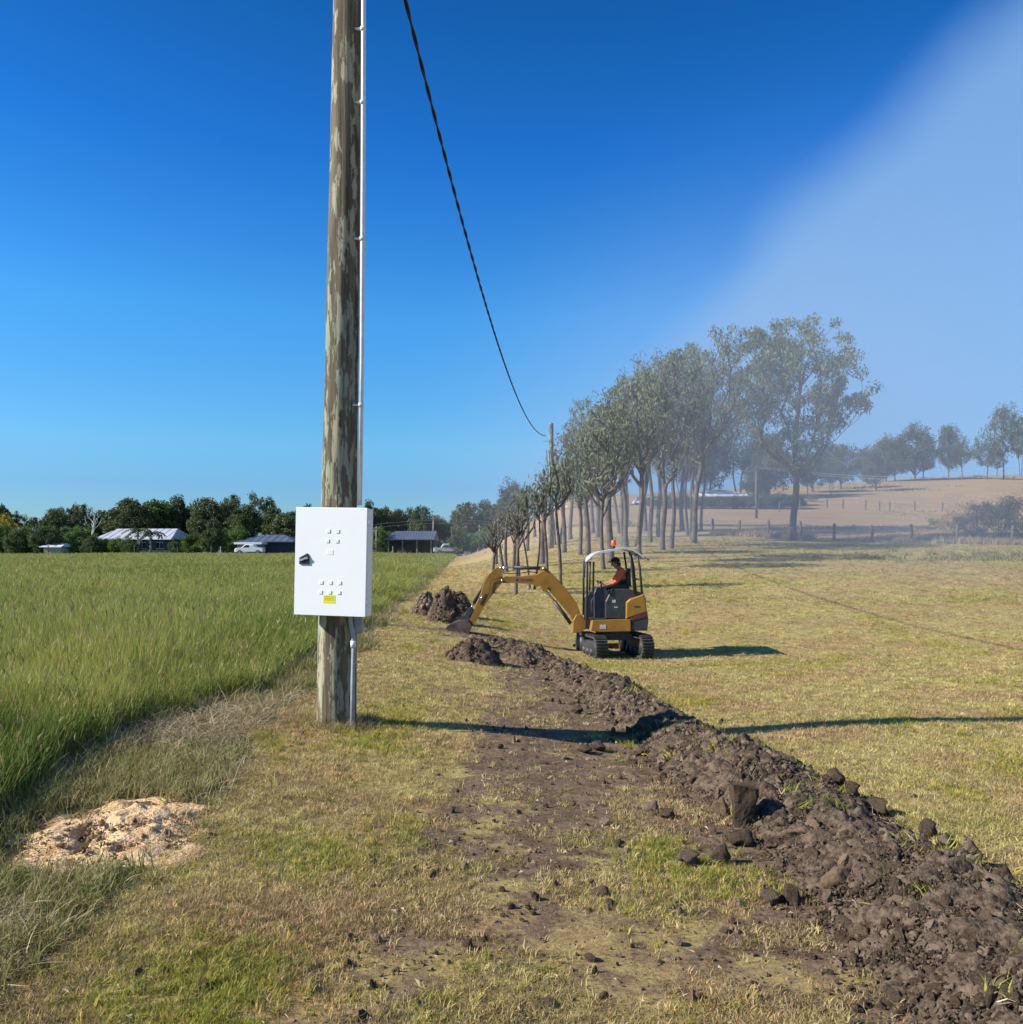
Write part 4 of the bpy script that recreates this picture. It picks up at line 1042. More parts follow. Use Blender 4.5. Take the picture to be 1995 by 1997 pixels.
# ------------------------------------------------------------------ buildings behind the green field
def hip_roof(mb, x0, x1, y0, y1, z0, z1, ix, gable=False):
    ym = (y0+y1)/2
    vs = [(x0, y0, z0), (x1, y0, z0), (x1, y1, z0), (x0, y1, z0), (x0+ix, ym, z1), (x1-ix, ym, z1)]
    return mb.add(vs, [(0, 1, 5, 4), (1, 2, 5), (2, 3, 4, 5), (3, 0, 4), (3, 2, 1, 0)])
def house(name, px0, px1, ridgepy, eavepy, d, depth, roofm, wallm, label, inset=.3, cat='house', group=None, ridges=True, windows=0, base_drop=0):
    x0, x1 = wx(px0, d), wx(px1, d); xm = (x0+x1)/2; z = tz(xm, d); o = empty(name, (xm, d, z), label, cat, group)
    w_ = x1-x0; ze = wz(eavepy, d)-z; zr = wz(ridgepy, d+depth/2)-z
    MB().box((-w_/2+.4, 0, -.5), (w_/2-.4, depth, ze)).build('wall', wallm, o)
    rf = hip_roof(MB(), -w_/2, w_/2, -.5, depth+.5, ze, zr, inset*w_).build('roof', roofm, o)
    # raised ribs on the front slope
    mb = MB(); nr = int(w_/1.1)
    for k in range(nr+1):
        xx = -w_/2+w_*k/nr; xi = min(max(xx, -w_/2+inset*w_), w_/2-inset*w_)
        q = 1.0
        if xx < -w_/2+inset*w_: q = (xx+w_/2)/max(inset*w_, .01)
        if xx > w_/2-inset*w_: q = (w_/2-xx)/max(inset*w_, .01)
        if q < .05: continue
        p0 = Vector((xx, -.5, ze+.02)); p1 = Vector((xx, -.5+(depth/2+.5)*q, ze+(zr-ze)*q+.02)); mb.tube([p0, p1], .035, 4)
    mb.build('roof_rib', roofm, rf); 
    MB().box((-w_/2, -.62, ze-.12), (w_/2, -.5, ze+.04)).build('gutter', 'white_paint' if roofm != 'roof_dark' else 'roof_dark', rf)
    for k in range(windows):
        xx = -w_/2+w_*(k+.7)/(windows+.4); wf = MB().box((-.6, -.03, 0), (.6, .0, 1.0)).build('window', 'glass', o, loc=(xx, -.003, max(.9, ze-1.6)))
        MB().box((-.66, -.05, -.06), (.66, -.031, 0)).box((-.66, -.05, 1.0), (.66, -.031, 1.06)).box((-.02, -.05, 0), (.02, -.031, 1.0)).build('frame', 'white_paint', wf)
    return o
h1 = house('house', 184, 336, 1031, 1051, 150, 12, 'roof_light', 'wall_green', 'low house with wide pale grey hipped roof behind the palms', .10, windows=4)
h2 = house('shed', 80, 123, 1059, 1066, 138, 4, 'roof_white', 'wall_pale', 'small pale green shed with white roof at the left of the field', .15, 'shed')
h3 = house('shed', 459, 575, 1043, 1056, 140, 9, 'roof_dark', 'wall_navy', 'dark roofed shed left of the meter box', .30, 'shed')
x0 = wx(463, 137); z = tz(x0, 137)
o = empty('garage', (x0, 137, z), 'lilac walled lean to with white fascia joined left of the dark roofed shed', 'garage')
w_ = wx(508, 137)-x0; zz = wz(1059, 137)-z
MB().box((0, 0, -.5), (w_, 4, zz-.2)).build('wall', 'wall_lilac', o); MB().box((-.4, -.5, zz-.2), (w_+.3, 4.3, zz+.12)).build('roof', 'roof_white', o)
MB().box((.5*w_, -.02, -.2), (.92*w_, 0, zz-.6)).build('door', 'wall_pale', o)
h4 = house('shed', 535, 620, 1038, 1046, 160, 8, 'roof_white', 'wall_pale', 'white roofed building half hidden behind the meter box', .2, 'shed')
# open farm shed right of the box
d = 142; X0, X1 = wx(750, d), wx(848, d); xm = (X0+X1)/2; z = tz(xm, d); w_ = X1-X0
o = empty('farm_shed', (xm, d, z), 'long open fronted farm shed with dark grey roof right of the meter box', 'shed')
ze = wz(1053, d)-z; zr = wz(1037, d+4)-z
rf = MB().prism([(-1, 0)], 0, 1) if False else MB()
rf.add([(-w_/2-.0, -.6, ze), (w_/2, -.6, ze), (w_/2, 8.6, ze), (-w_/2, 8.6, ze), (-w_/2+1.2, 4, zr), (w_/2, 4, zr),
        (-w_/2, -.6, ze+.12), (w_/2, -.6, ze+.12), (w_/2, 8.6, ze+.12), (-w_/2, 8.6, ze+.12), (-w_/2+1.2, 4, zr+.12), (w_/2, 4, zr+.12)],
       [(6, 7, 11, 10), (8, 9, 10, 11), (6, 10, 9), (0, 1, 7, 6), (1, 2, 8, 11, 7), (3, 0, 6, 9), (0, 3, 2, 1)])
rfo = rf.build('roof', 'roof_dark', o)
mb = MB()
for k in range(16):
    xx = -w_/2+1.2+(w_-1.3)*k/15; mb.tube([(xx, -.6, ze+.14), (xx, 4, zr+.14)], .03, 4)
mb.build('roof_rib', 'roof_dark', rfo)
MB().box((-w_/2+.3, 8, -.5), (w_/2-.2, 8.2, ze)).build('back_wall', 'wall_navy', o)
MB().add([(w_/2-.25, 0, -.5), (w_/2-.25, 8, -.5), (w_/2-.25, 8, ze), (w_/2-.25, 4, zr-.1), (w_/2-.25, 0, ze), (w_/2-.1, 0, -.5), (w_/2-.1, 8, -.5), (w_/2-.1, 8, ze), (w_/2-.1, 4, zr-.1), (w_/2-.1, 0, ze)],
         [(4, 3, 2, 1, 0), (5, 6, 7, 8, 9), (0, 1, 6, 5), (0, 5, 9, 4), (4, 9, 8, 3), (3, 8, 7, 2)]).build('end_wall', 'wall_navy', o)
MB().box((w_/2, 0, -.5), (w_/2+3.0, .2, ze-.6)).build('side_wall', 'wall_navy', o)
for k in range(4): MB().box((-.09, -.09, -.5), (.09, .09, ze)).build('post', 'bark_pale', o, loc=(-w_/2+.6+(w_-1.2)*k/3, 0, 0))

# parked vehicles
def car(px, py, d, label, body, ute=False):
    x, y = wx(px, d), d; z = tz(x, y)+.6; o = empty('parked_car', (x, y, z), label, 'car', rz=R(4))
    lift = -.25
    pr = [(-2.1, .35), (-2.15, .75), (-1.9, .95), (-1.1, 1.02), (-.55, 1.5), (.7, 1.5), (1.1, 1.05), (2.1, .98), (2.15, .4)] if not ute else [(-2.3, .4), (-2.3, 1.0), (-1.2, 1.05), (-.8, 1.65), (.2, 1.65), (.35, 1.1), (2.3, 1.05), (2.3, .45)]
    bd = MB().prism([(a_, b_+lift) for a_, b_ in pr], 0, 1.7, .12).build('body', body, o)
    MB().prism([(-.95, 1.05+lift), (-.5, 1.42+lift), (.05, 1.42+lift), (.05, 1.05+lift)], -.01, .01, .0).build('window', 'glass', bd)
    for xx in (-1.35, 1.35):
        wh = MB().tube([(xx, -.03, .33+lift), (xx, .25, .33+lift)], .33, 16).build('wheel', 'rubber', o)
        MB().tube([(xx, -.05, .33+lift), (xx, -.031, .33+lift)], .18, 12).build('rim', 'steel', wh)
car(485, 1070, 134, 'white car parked by the lilac lean to', 'white_paint')
car(874, 1063, 139, 'pale utility vehicle parked right of the open farm shed', 'bleached', True)

# poles among the far trees
for px, tp, d, lb in ((37, 1028, 141, 'thin timber pole at the left side of the tree line'), (412, 1052, 139, 'short post at the field edge midway along the tree line'), (845, 1008, 150, 'pale power pole behind the open farm shed'), (734, 1026, 141, 'thin pole left of the open farm shed'), (935, 1024, 145, 'thin pole right of the farm shed by the dense shrubs')):
    x, y = wx(px, d), d; z = tz(x, y); h_ = wz(tp, d)-z
    o = empty('utility_pole', (x, y, z), lb, 'pole', 'slim poles by the far tree line')
    MB().tube([(0, 0, -.3), (0, 0, h_)], [.13, .10], 8).build('pole_shaft', 'bark_pale', o, True)
    MB().box((-.5, -.04, -.05), (.5, .04, .05)).build('crossarm', 'bark_pale', o, loc=(0, -.14, h_-.3))
x1, x2 = wx(710, 150), wx(960, 150)
mb = MB()
for k in range(2):
    pts = [(x1+(x2-x1)*q, 150+.6*k, wz(1019-6*math.sin(q*3.1)*0-8*q+14*(q-.5)**2*2, 150)-k*.5) for q in np.linspace(0, 1, 16)]
    mb.tube(pts, .02, 4)
tag(mb.build('power_line', 'wire', None), 'thin power lines crossing above the open farm shed', 'power line')

# field edge fence and brown seedy rim
fe = empty('wire_fence', (wx(600, 139), 139, tz(wx(600, 139), 139)), 'low wire fence along the far side of the green field', 'fence')
ox, oy, oz = fe.location
for k in range(0, 34, 3):
    px = 10+k*28; x, y = wx(px, 136.5), 136.5; z = tz(x, y)
    MB().box((-.06, -.06, -.2), (.06, .06, 1.55)).build('post', 'bleached' if k in (15, 27, 30) else 'post_wood', fe, loc=(x-ox, y-oy, z-oz))
mb = MB()
for hgt in (.5, 1.0, 1.4): mb.tube([(wx(10+k*28, 136.5)-ox, 136.45-oy, tz(wx(10+k*28, 136.5), 136.5)+hgt-oz) for k in range(34)], .005, 3)
mb.build('wires', 'post_wood', fe)

# ------------------------------------------------------------------ right: paddock fence, house, hedge
posts = [(1168, 1018), (1202, 1022), (1250, 1028), (1390, 1041), (1443, 1045), (1498, 1048), (1561, 1052), (1627, 1055), (1700, 1058), (1778, 1058), (1867, 1060), (1974, 1062), (2090, 1066)]
P_ = [hit(px, py) for px, py in posts]
fr = empty('paddock_fence', P_[6], 'wire fence with timber posts across the paddock behind the lone gum', 'fence')
ox, oy, oz = P_[6]; tops = []
for i, (x, y, z) in enumerate(P_):
    r_ = random.Random(i); h_ = 1.15+.15*r_.random()
    o = MB().tube([(0, 0, -.2), (r_.uniform(-.04, .04), 0, h_*.5), (r_.uniform(-.06, .06), 0, h_)], [.11, .10, .095], 9).build('post', 'post_wood', fr, True, loc=(x-ox, y-oy, z-oz)); tops.append((x-ox, y-oy, z-oz))
mb = MB()
for hgt in (.35, .7, 1.02): mb.tube([(a_, b_-.1, c_+hgt) for a_, b_, c_ in tops], .006, 3)
mb.build('wires', 'wire', fr)
posts2 = [(1520, 994), (1560, 990), (1613, 987), (1644, 988), (1688, 990), (1715, 993), (1735, 994), (1784, 993), (1838, 994), (1895, 990), (1955, 985)]
P2 = [hit(px, py+4) for px, py in posts2]
f2_ = empty('back_fence', P2[4], 'faint far fence at the foot of the brown hill', 'fence'); ox, oy, oz = P2[4]; tt = []
for i, (x, y, z) in enumerate(P2):
    MB().tube([(0, 0, -.2), (0, 0, 1.25)], .09, 6).build('post', 'post_wood', f2_, loc=(x-ox, y-oy, z-oz)); tt.append((x-ox, y-oy, z-oz))
mb = MB()
for hgt in (.5, 1.0): mb.tube([(a_, b_, c_+hgt) for a_, b_, c_ in tt], .008, 3)
mb.build('wires', 'wire', f2_)
house('house', 1352, 1474, 955, 967, 128, 12, 'roof_white', 'wall_pale', 'house with low white roof behind the dark hedge on the right', .40)
house('house', 1243, 1272, 969, 980, 124, 8, 'roof_light', 'wall_brick', 'small maroon walled house seen between the trunks right of the digger', .25)
house('house', 1070, 1112, 982, 991, 126, 8, 'roof_white', 'wall_lilac', 'pale roofed building seen through the grove', .25)
hedges = [(1275, 968, 20), (1305, 966, 22), (1338, 968, 22), (1372, 968, 20), (1402, 969, 20), (1432, 969, 20), (1462, 967, 22), (1492, 962, 24), (1520, 964, 22), (1548, 966, 20)]
hn = ['leftmost bush of the hedge, beside the maroon house', 'second bush of the hedge from the maroon house', 'hedge bush at the left end of the white roof', 'hedge bush under the left half of the white roof', 'hedge bush under the middle of the white roof', 'hedge bush under the right half of the white roof', 'hedge bush at the right end of the white roof', 'taller hedge bush left of the lone gum trunk', 'hedge bush directly behind the lone gum trunk', 'last hedge bush right of the lone gum trunk']
for i, ((px, tp, hw), nm) in enumerate(zip(hedges, hn)):
    d = 116; x, y = wx(px, d), d; z = tz(x, y); H_ = wz(tp, d)-z; s_ = H_/9.5
    place_tree(fk['b'][i % 3], (x, y, z), nm, s_, i*.7, name='hedge_bush', group='hedge bushes before the white roofed house', cat='bush', crown='far_leaf', sx=(hw/F*d)*1.1/(5.2*s_))
# utility pole and line in the paddock
x, y, z = hit(1475, 1011); h_ = wz(908, y)-z
o = empty('utility_pole', (x, y, z), 'utility pole in the brown paddock left of the lone gum', 'pole')
MB().tube([(0, 0, -.3), (0, 0, h_)], [.16, .12], 8).build('pole_shaft', 'post_wood', o, True)
MB().box((-.9, -.05, -.06), (.9, .05, .06)).build('crossarm', 'post_wood', o, loc=(0, -.16, h_-.2))
mb = MB()
for k, (dy, q1) in enumerate(((0, 918), (.8, 926))):
    xe, ye = wx(1990, 100), 100.0; ze = wz(q1-8, 100)
    mb.tube([(x+(xe-x)*q, y+(ye-y)*q+dy, z+h_-.1+(ze-z-h_+.1)*q-1.1*math.sin(math.pi*q)) for q in np.linspace(0, 1, 24)], .022, 4)
xe, ye = wx(1395, 80), 80.0; ze = wz(930, 80)
mb.tube([(x+(xe-x)*q, y+(ye-y)*q, z+h_-.1+(ze-z-h_+.1)*q-.6*math.sin(math.pi*q)) for q in np.linspace(0, 1, 12)], .018, 4)
tag(mb.build('power_line', 'bleached', None), 'pale power lines sagging across the brown hill from the paddock pole', 'power line')

# dry shrubs on the right side and along the fence
shr = [tree_meshes(500+i, 3, 1.7, .0, 60, 60, (.22, .035), .55, .05, 'dome', 3, -.6, leafmat='dry_shrub', twig=.012, flat=.7) for i in range(3)]
bl = [(1822, 1030, 16, 26, 'small dark round shrub left of the dry thicket'), (1862, 1035, 34, 40, 'leftmost tangle of the dry thicket'), (1905, 1045, 42, 66, 'broad tangle in the dry thicket with reddish tips'), (1948, 1040, 46, 78, 'tallest tangle of the dry thicket'), (1990, 1040, 46, 84, 'tangle of the dry thicket cut by the right edge'), (1885, 1018, 36, 46, 'rear tangle of the dry thicket'), (1930, 1008, 50, 44, 'pale rear tangle of the dry thicket below the hill'), (1585, 975, 12, 16, 'small green bush by the far fence')]
for i, (px, py, hw, hp, lb) in enumerate(bl):
    x, y, z = hit(px, py+4); s_ = hp/F*y/2.9
    place_tree(shr[i % 3], (x, y, z), lb, s_, i, name='shrub', group='dry thicket on the right', cat='shrub', crown='far_leaf_olive' if i in (0, 7) else None, sx=(hw/F*y)/(1.7*s_))
# weeds under the fence: dry grass
x = []; y = []
for (a_, b_, _), (c_, e_, _2) in zip(P_[:-1], P_[1:]):
    k = rng.random(150); x.append(a_+(c_-a_)*k+rng.normal(0, .25, 150)); y.append(b_+(e_-b_)*k+rng.normal(0, .3, 150))
x = np.concatenate(x); y = np.concatenate(y); k = fbm(x*.3, y*.3, o=2, s=4) > .05; x, y = x[k], y[k]
dryt = [tuft(14, .5, .02, .2, .6, 600+i, ('dry_shrub',), 2) for i in range(3)]; CD = proto_coll('dry_tuft', dryt)
sc = rng.uniform(.4, 1.5, len(x))
scatter('fence_weeds', CD, np.stack([x, y, terrain(x, y)], 1), np.stack([sc*1.4, sc*1.4, sc], 1), rots(len(x)), rng.integers(0, 3, len(x)), 'dry brown weeds along the foot of the paddock fence', 'weeds')
# tussocks over paddock and hill, leafy weeds on the drain bank
n = 9000; d_ = rng.uniform(62, 230, n); x = rng.uniform(-.02, .75, n)*d_; k = fbm(x*.06, d_*.03, o=3, s=70) > .05; x, d_ = x[k], d_[k]
sc = rng.uniform(.5, 1.3, len(x))*np.interp(d_, [60, 230], [.7, 2.0])
scatter('hill_tussocks', CD, np.stack([x, d_, terrain(x, d_)-.05], 1), np.stack([sc*2, sc*2, sc*.8], 1), rots(len(x)), rng.integers(0, 3, len(x)), 'brown grass tussocks over the paddock and hill', 'grass')
CG = proto_coll('bank_weed', [tuft(16, .28, .05, .25, .9, 620+i, ('mown_blade',), 2) for i in range(2)]+[tuft(16, .25, .05, .25, .9, 630+i, ('mown_blade',), 2) for i in range(2)])
n = 1600; x = rng.uniform(16, 42, n); y = 47-.03*x+rng.normal(0, 1.2, n); k = sst(14, 28, x) > rng.random(n); x, y = x[k], y[k]
sc_w = 0; scatter('bank_weeds', CG, np.stack([x, y, terrain(x, y)], 1), np.stack([rng.uniform(.5, 1.3, len(x))]*3, 1), rots(len(x)), rng.integers(0, 4, len(x)), 'green weeds along the shallow drain on the right', 'weeds')

# ------------------------------------------------------------------ digger
ED = 19.0; ex = wx(1196.5, ED); ez = tz(ex, ED)
exc = empty('mini_excavator', (ex, ED, ez), 'yellow mini excavator with open canopy digging beside the trench', 'excavator')
def E(cx, cy): return ((cx-1545)/337.0, (1100-cy)/337.0)
def EP(pts): return [E(*p) for p in pts]
def E3(cx, cy, yy=0): a_, b_ = E(cx, cy); return Vector((a_, yy, b_))
yaw = Matrix.Rotation(R(-80), 3, 'Z')
# undercarriage frame, tracks run roughly towards the camera
uc = empty('u', (0, 0, 0), 'x', 'x'); bpy.data.objects.remove(uc)
def track(side):
    w_ = .25; off = .50*side; Lh = .78; rr_ = .235; n = 56
    prof = []
    for i in range(n):
        s_ = i/n*(4*Lh-4*rr_+2*math.pi*rr_); st_ = 2*(Lh-rr_)
        if s_ < st_: p = (-(Lh-rr_)+s_, 2*rr_, 0)
        elif s_ < st_+math.pi*rr_: a = (s_-st_)/rr_; p = ((Lh-rr_)+math.sin(a)*rr_, rr_+math.cos(a)*rr_, a)
        elif s_ < 2*st_+math.pi*rr_: p = ((Lh-rr_)-(s_-st_-math.pi*rr_), 0, math.pi)
        else: a = (s_-2*st_-math.pi*rr_)/rr_; p = (-(Lh-rr_)-math.sin(a)*rr_, rr_-math.cos(a)*rr_, math.pi+a)
        prof.append(p)
    mb = MB()
    sc_ = .82
    def tr_(p): v = Vector(p); v = Matrix.Rotation(R(102), 3, 'Z') @ v; return v
    outer = [(p[0], p[1]) for p in prof]; cxm = 0
    inner = [(p[0]*.92, rr_+(p[1]-rr_)*.80) for p in prof]
    V = []; 
    for y_ in (-w_/2, w_/2):
        V += [tr_((a_, off+y_, b_)) for a_, b_ in outer]; V += [tr_((a_, off+y_, b_)) for a_, b_ in inner]
    Fc = []
    for i in range(n):
        j = (i+1) % n
        Fc += [(i, j, 2*n+j, 2*n+i), (n+i, 3*n+i, 3*n+j, n+j), (i, n+i, n+j, j), (2*n+i, 2*n+j, 3*n+j, 3*n+i)]
    t_ = mb.add(V, Fc).build('track', 'rubber', exc)
    mb = MB()
    for i in range(0, n, 1):
        a_, b_, an_ = prof[i]; Rm = Matrix.Rotation(an_, 3, 'Y')
        mb.add([tr_(Vector((a_, off, b_))+Rm @ Vector(q)) for q in ((-.018, -w_/2-.005, 0), (.018, -w_/2-.005, 0), (.018, w_/2+.005, 0), (-.018, w_/2+.005, 0), (-.014, -w_/2, .022), (.014, -w_/2, .022), (.014, w_/2, .022), (-.014, w_/2, .022))], [(3, 2, 1, 0), (4, 5, 6, 7), (0, 1, 5, 4), (1, 2, 6, 5), (2, 3, 7, 6), (3, 0, 4, 7)])
    lg = mb.build('tread_lugs', 'rubber', t_)
    mb = MB(); mb.box((-.60, off-.09, .10), (.60, off+.09, .36)); mb.v = [tuple(tr_(v)) for v in mb.v]; mb.build('track_frame', 'dark_paint', t_)
    for xx in (-.55, -.27, 0, .27, .55):
        mb = MB(); rw = .17 if abs(xx) > .5 else .08; zz = rr_ if abs(xx) > .5 else .12
        mb.tube([(xx, off-.11, zz), (xx, off+.11, zz)], rw, 16); mb.v = [tuple(tr_(v)) for v in mb.v]; mb.build('roller', 'dark_paint', t_, True)
    mb = MB(); mb.box((-.72, off-.13, .475), (.72, off+.13, .487)); 
for s_ in (-1, 1): track(s_)
mb = MB().box((-.36, -.28, .36), (.36, .28, .50)); mb.build('crossframe', 'dark_paint', exc)
MB().tube([(0, 0, .50), (0, 0, .60)], .33, 24).build('slew_ring', 'dark_paint', exc)
# dozer blade at the far end
mb = MB().prism([(-.02, .01), (.03, .0), (.05, .08), (.02, .17), (-.03, .17), (0, .09)], -.62, .62, .01)
mb.v = [tuple(Matrix.Rotation(R(102), 3, 'Z') @ (Vector(v)+Vector((.98, 0, 0)))) for v in mb.v]; mb.build('dozer_blade', 'dark_paint', exc)
# upper structure
MB().prism(EP([(1362, 905), (1375, 830), (1648, 822), (1648, 908), (1430, 915)]), -.52, .52, .02).build('side_skirt', 'yellow', exc)
MB().prism(EP([(1645, 905), (1650, 800), (1765, 770), (1772, 830), (1765, 905)]), -.50, .50, .03).build('rear_skirt', 'dark_paint', exc)
MB().prism(EP([(1648, 812), (1690, 795), (1758, 772), (1762, 805), (1650, 835)]), -.512, .512, .01).build('stripe', 'maroon', exc)
cw = MB().prism(EP([(1612, 822), (1612, 705), (1640, 680), (1735, 648), (1754, 690), (1760, 775), (1690, 798)]), -.51, .51, .03).build('engine_cover', 'yellow', exc)
MB().prism(EP([(1735, 640), (1752, 662), (1762, 700), (1754, 700), (1742, 668), (1728, 650)]), -.45, .45, .005).build('cover_trim', 'white_paint', cw)
MB().prism(EP([(1470, 822), (1470, 700), (1500, 640), (1520, 612), (1640, 612), (1735, 640), (1640, 680), (1612, 705), (1612, 822)]), -.46, .46, .02).build('seat_pedestal', 'dark_paint', exc)
MB().box((E(1362, 0)[0], -.50, E(0, 826)[1]), (E(1475, 0)[0], .50, E(0, 815)[1])).build('floor_plate', 'dark_paint', exc)
MB().prism(EP([(1395, 820), (1392, 640), (1410, 605), (1470, 600), (1500, 640), (1470, 820)]), -.40, -.14, .02).build('control_console', 'dark_paint', exc)
MB().prism(EP([(1395, 820), (1392, 640), (1410, 605), (1470, 600), (1500, 640), (1470, 820)]), .14, .40, .02).build('control_console', 'dark_paint', exc)
MB().prism(EP([(1335, 900), (1340, 690), (1365, 640), (1395, 640), (1400, 900)]), -.22, .22, .02).build('valve_block', 'black_plastic', exc)
for yy in (-.28, .28):
    lv = MB().tube([E3(1450, 605, yy), E3(1440, 570, yy)], .012, 8).build('control_lever', 'black_plastic', exc, True)
    MB().tube([E3(1440, 572, yy), E3(1438, 556, yy)], .024, 10).build('lever_knob', 'black_plastic', lv, True)
st_ = MB().prism(EP([(1530, 612), (1530, 585), (1630, 580), (1640, 612)]), -.24, .24, .02).build('seat', 'black_plastic', exc)
MB().prism(EP([(1625, 590), (1640, 470), (1660, 470), (1662, 600)]), -.23, .23, .02).build('backrest', 'black_plastic', st_)
for yy in (-.46, .46):
    MB().tube([E3(1340, 815, yy), E3(1342, 420, yy), E3(1372, 392, yy)], .024, 8).build('canopy_post', 'dark_paint', exc, True)
    MB().tube([E3(1385, 640, yy*.92), E3(1388, 420, yy*.92)], .020, 8).build('canopy_post', 'dark_paint', exc, True)
    MB().tube([E3(1675, 650, yy), E3(1655, 450, yy), E3(1640, 350, yy)], .022, 8).build('canopy_post', 'dark_paint', exc, True)
    MB().tube([E3(1728, 645, yy), E3(1712, 460, yy), E3(1690, 365, yy)], .024, 8).build('canopy_post', 'dark_paint', exc, True)
MB().tube([E3(1705, 545, -.46), E3(1705, 545, .46)], .018, 8).build('cross_rail', 'dark_paint', exc, True)
rp = [(1352, 408), (1362, 388), (1395, 362), (1440, 346), (1500, 336), (1600, 318), (1660, 330), (1712, 362), (1738, 385)]
lo = [(x_-2, y_+13) for x_, y_ in rp][::-1]
rfo = MB()
for a_, b_ in zip(range(len(rp)-1), range(1, len(rp))):
    rfo.prism(EP([rp[a_], rp[b_], (rp[b_][0]-1, rp[b_][1]+13), (rp[a_][0]-1, rp[a_][1]+13)]), -.52, .52, 0)
ro = rfo.build('canopy_roof', 'roof_light', exc)
MB().tube([E3(1352, 415, -.5), E3(1330, 430, -.55), E3(1318, 500, -.56)], .010, 6).build('mirror_arm', 'dark_paint', exc, True)
MB().bevbox((-.015, -.03, -.09), (.015, .03, .09), .01).build('mirror', 'black_plastic', exc, loc=E3(1318, 500, -.58))
MB().tube([E3(1738, 385, -.5), E3(1775, 410, -.52)], .010, 6).build('rear_lamp_arm', 'dark_paint', exc, True)
bc = MB().tube([E3(1545, 330, 0), E3(1545, 308, 0)], .035, 14).build('beacon_base', 'black_plastic', exc, True)
MB().tube([E3(1545, 306, 0), E3(1545, 300, 0), E3(1545, 270, 0), E3(1545, 264, 0)], [.05, .055, .05, .03], 16).build('beacon_lens', 'beacon', bc, True)
# swing post, boom, stick
MB().prism(EP([(1248, 930), (1252, 840), (1275, 800), (1312, 800), (1345, 850), (1345, 900), (1300, 930)]), -.12, .12, .01).build('swing_post', 'yellow', exc)
boom = MB().prism(EP([(1305, 800), (1278, 720), (1215, 632), (1140, 548), (1085, 492), (1035, 482), (985, 512), (860, 528), (760, 526), (732, 545), (742, 575), (800, 572), (940, 578), (985, 598), (1040, 588), (1092, 640), (1160, 722), (1236, 812), (1262, 862), (1300, 855)]), -.085, .085, .012).build('boom', 'yellow', exc)
stick = MB().prism(EP([(735, 455), (700, 462), (648, 508), (610, 565), (590, 640), (522, 800), (505, 850), (532, 866), (560, 840), (610, 745), (682, 642), (742, 572), (748, 545), (742, 500)]), -.07, .07, .01).build('stick', 'yellow', exc)
for (cx, cy) in ((742, 556), (1290, 835), (1040, 470), (732, 466)): MB().tube([E3(cx, cy, -.11), E3(cx, cy, .11)], .028, 12).build('pivot_pin', 'steel', boom if cx > 735 else stick, True)
MB().prism(EP([(1010, 500), (1020, 460), (1050, 455), (1085, 492)]), -.06, .06, .005).build('cylinder_bracket', 'yellow', boom)
MB().prism(EP([(1015, 590), (1035, 635), (1062, 635), (1075, 600)]), -.10, .10, .005).build('cylinder_bracket', 'yellow', boom)
def cyl(a_, b_, c_, r1=.038, r2=.020, yy=0):
    o = MB().tube([E3(*a_, yy), E3(*b_, yy)], r1, 14).build('hydraulic_cylinder', 'dark_paint', exc, True)
    MB().tube([E3(*b_, yy), E3(*c_, yy)], r2, 12).build('piston_rod', 'chrome', o, True)
    return o
cyl((1035, 468), (828, 462), (735, 463)); cyl((1236, 868), (1118, 705), (1045, 618), .040, .022)
cyl((640, 532), (535, 722), (512, 770), .040, .022)
for yy in (-.03, .03, .06): MB().tube([E3(1010, 505, yy), E3(940, 492, yy), E3(860, 505, yy), E3(790, 508, yy), E3(745, 500, yy)], .009, 6).build('hose', 'cable', boom, True)
for yy in (-.09, .09): MB().tube([E3(740, 530, yy), E3(660, 560, yy), E3(650, 640, yy), E3(600, 720, yy)], .009, 6).build('hose', 'cable', stick, True)
MB().tube([E3(610, 640, -.085), E3(570, 720, -.085)], .008, 6).build('grease_line', 'chrome', stick, True)
lk = MB().prism(EP([(520, 745), (492, 760), (470, 805), (430, 828), (438, 862), (480, 868), (505, 815), (535, 770)]), -.075, .075, .006).build('bucket_link', 'dark_paint', exc)
# bucket: curved shell with side plates and teeth
arc = [(500, 838), (440, 838), (390, 858), (345, 885), (322, 930), (326, 985), (362, 1030), (420, 1045)]
mb = MB()
for (a_, b_) in zip(arc[:-1], arc[1:]):
    n_ = Vector((b_[1]-a_[1], -(b_[0]-a_[0]))).normalized()*9
    mb.prism(EP([a_, b_, (b_[0]+n_.x, b_[1]+n_.y) if False else (b_[0]+(430-b_[0])*.06, b_[1]+(940-b_[1])*.06), (a_[0]+(430-a_[0])*.06, a_[1]+(940-a_[1])*.06)]), -.20, .20, 0)
bk = mb.build('bucket', 'worn_steel', exc)
for yy in (-.215, .20):
    MB().prism(EP(arc+[(475, 1010), (525, 880)]), yy, yy+.015, 0).build('side_plate', 'worn_steel', bk)
for k in range(4):
    yy = -.16+k*.107; MB().prism(EP([(410, 1035), (470, 1058), (474, 1050), (415, 1020)]), yy-.025, yy+.025, 0).build('tooth', 'steel', bk)
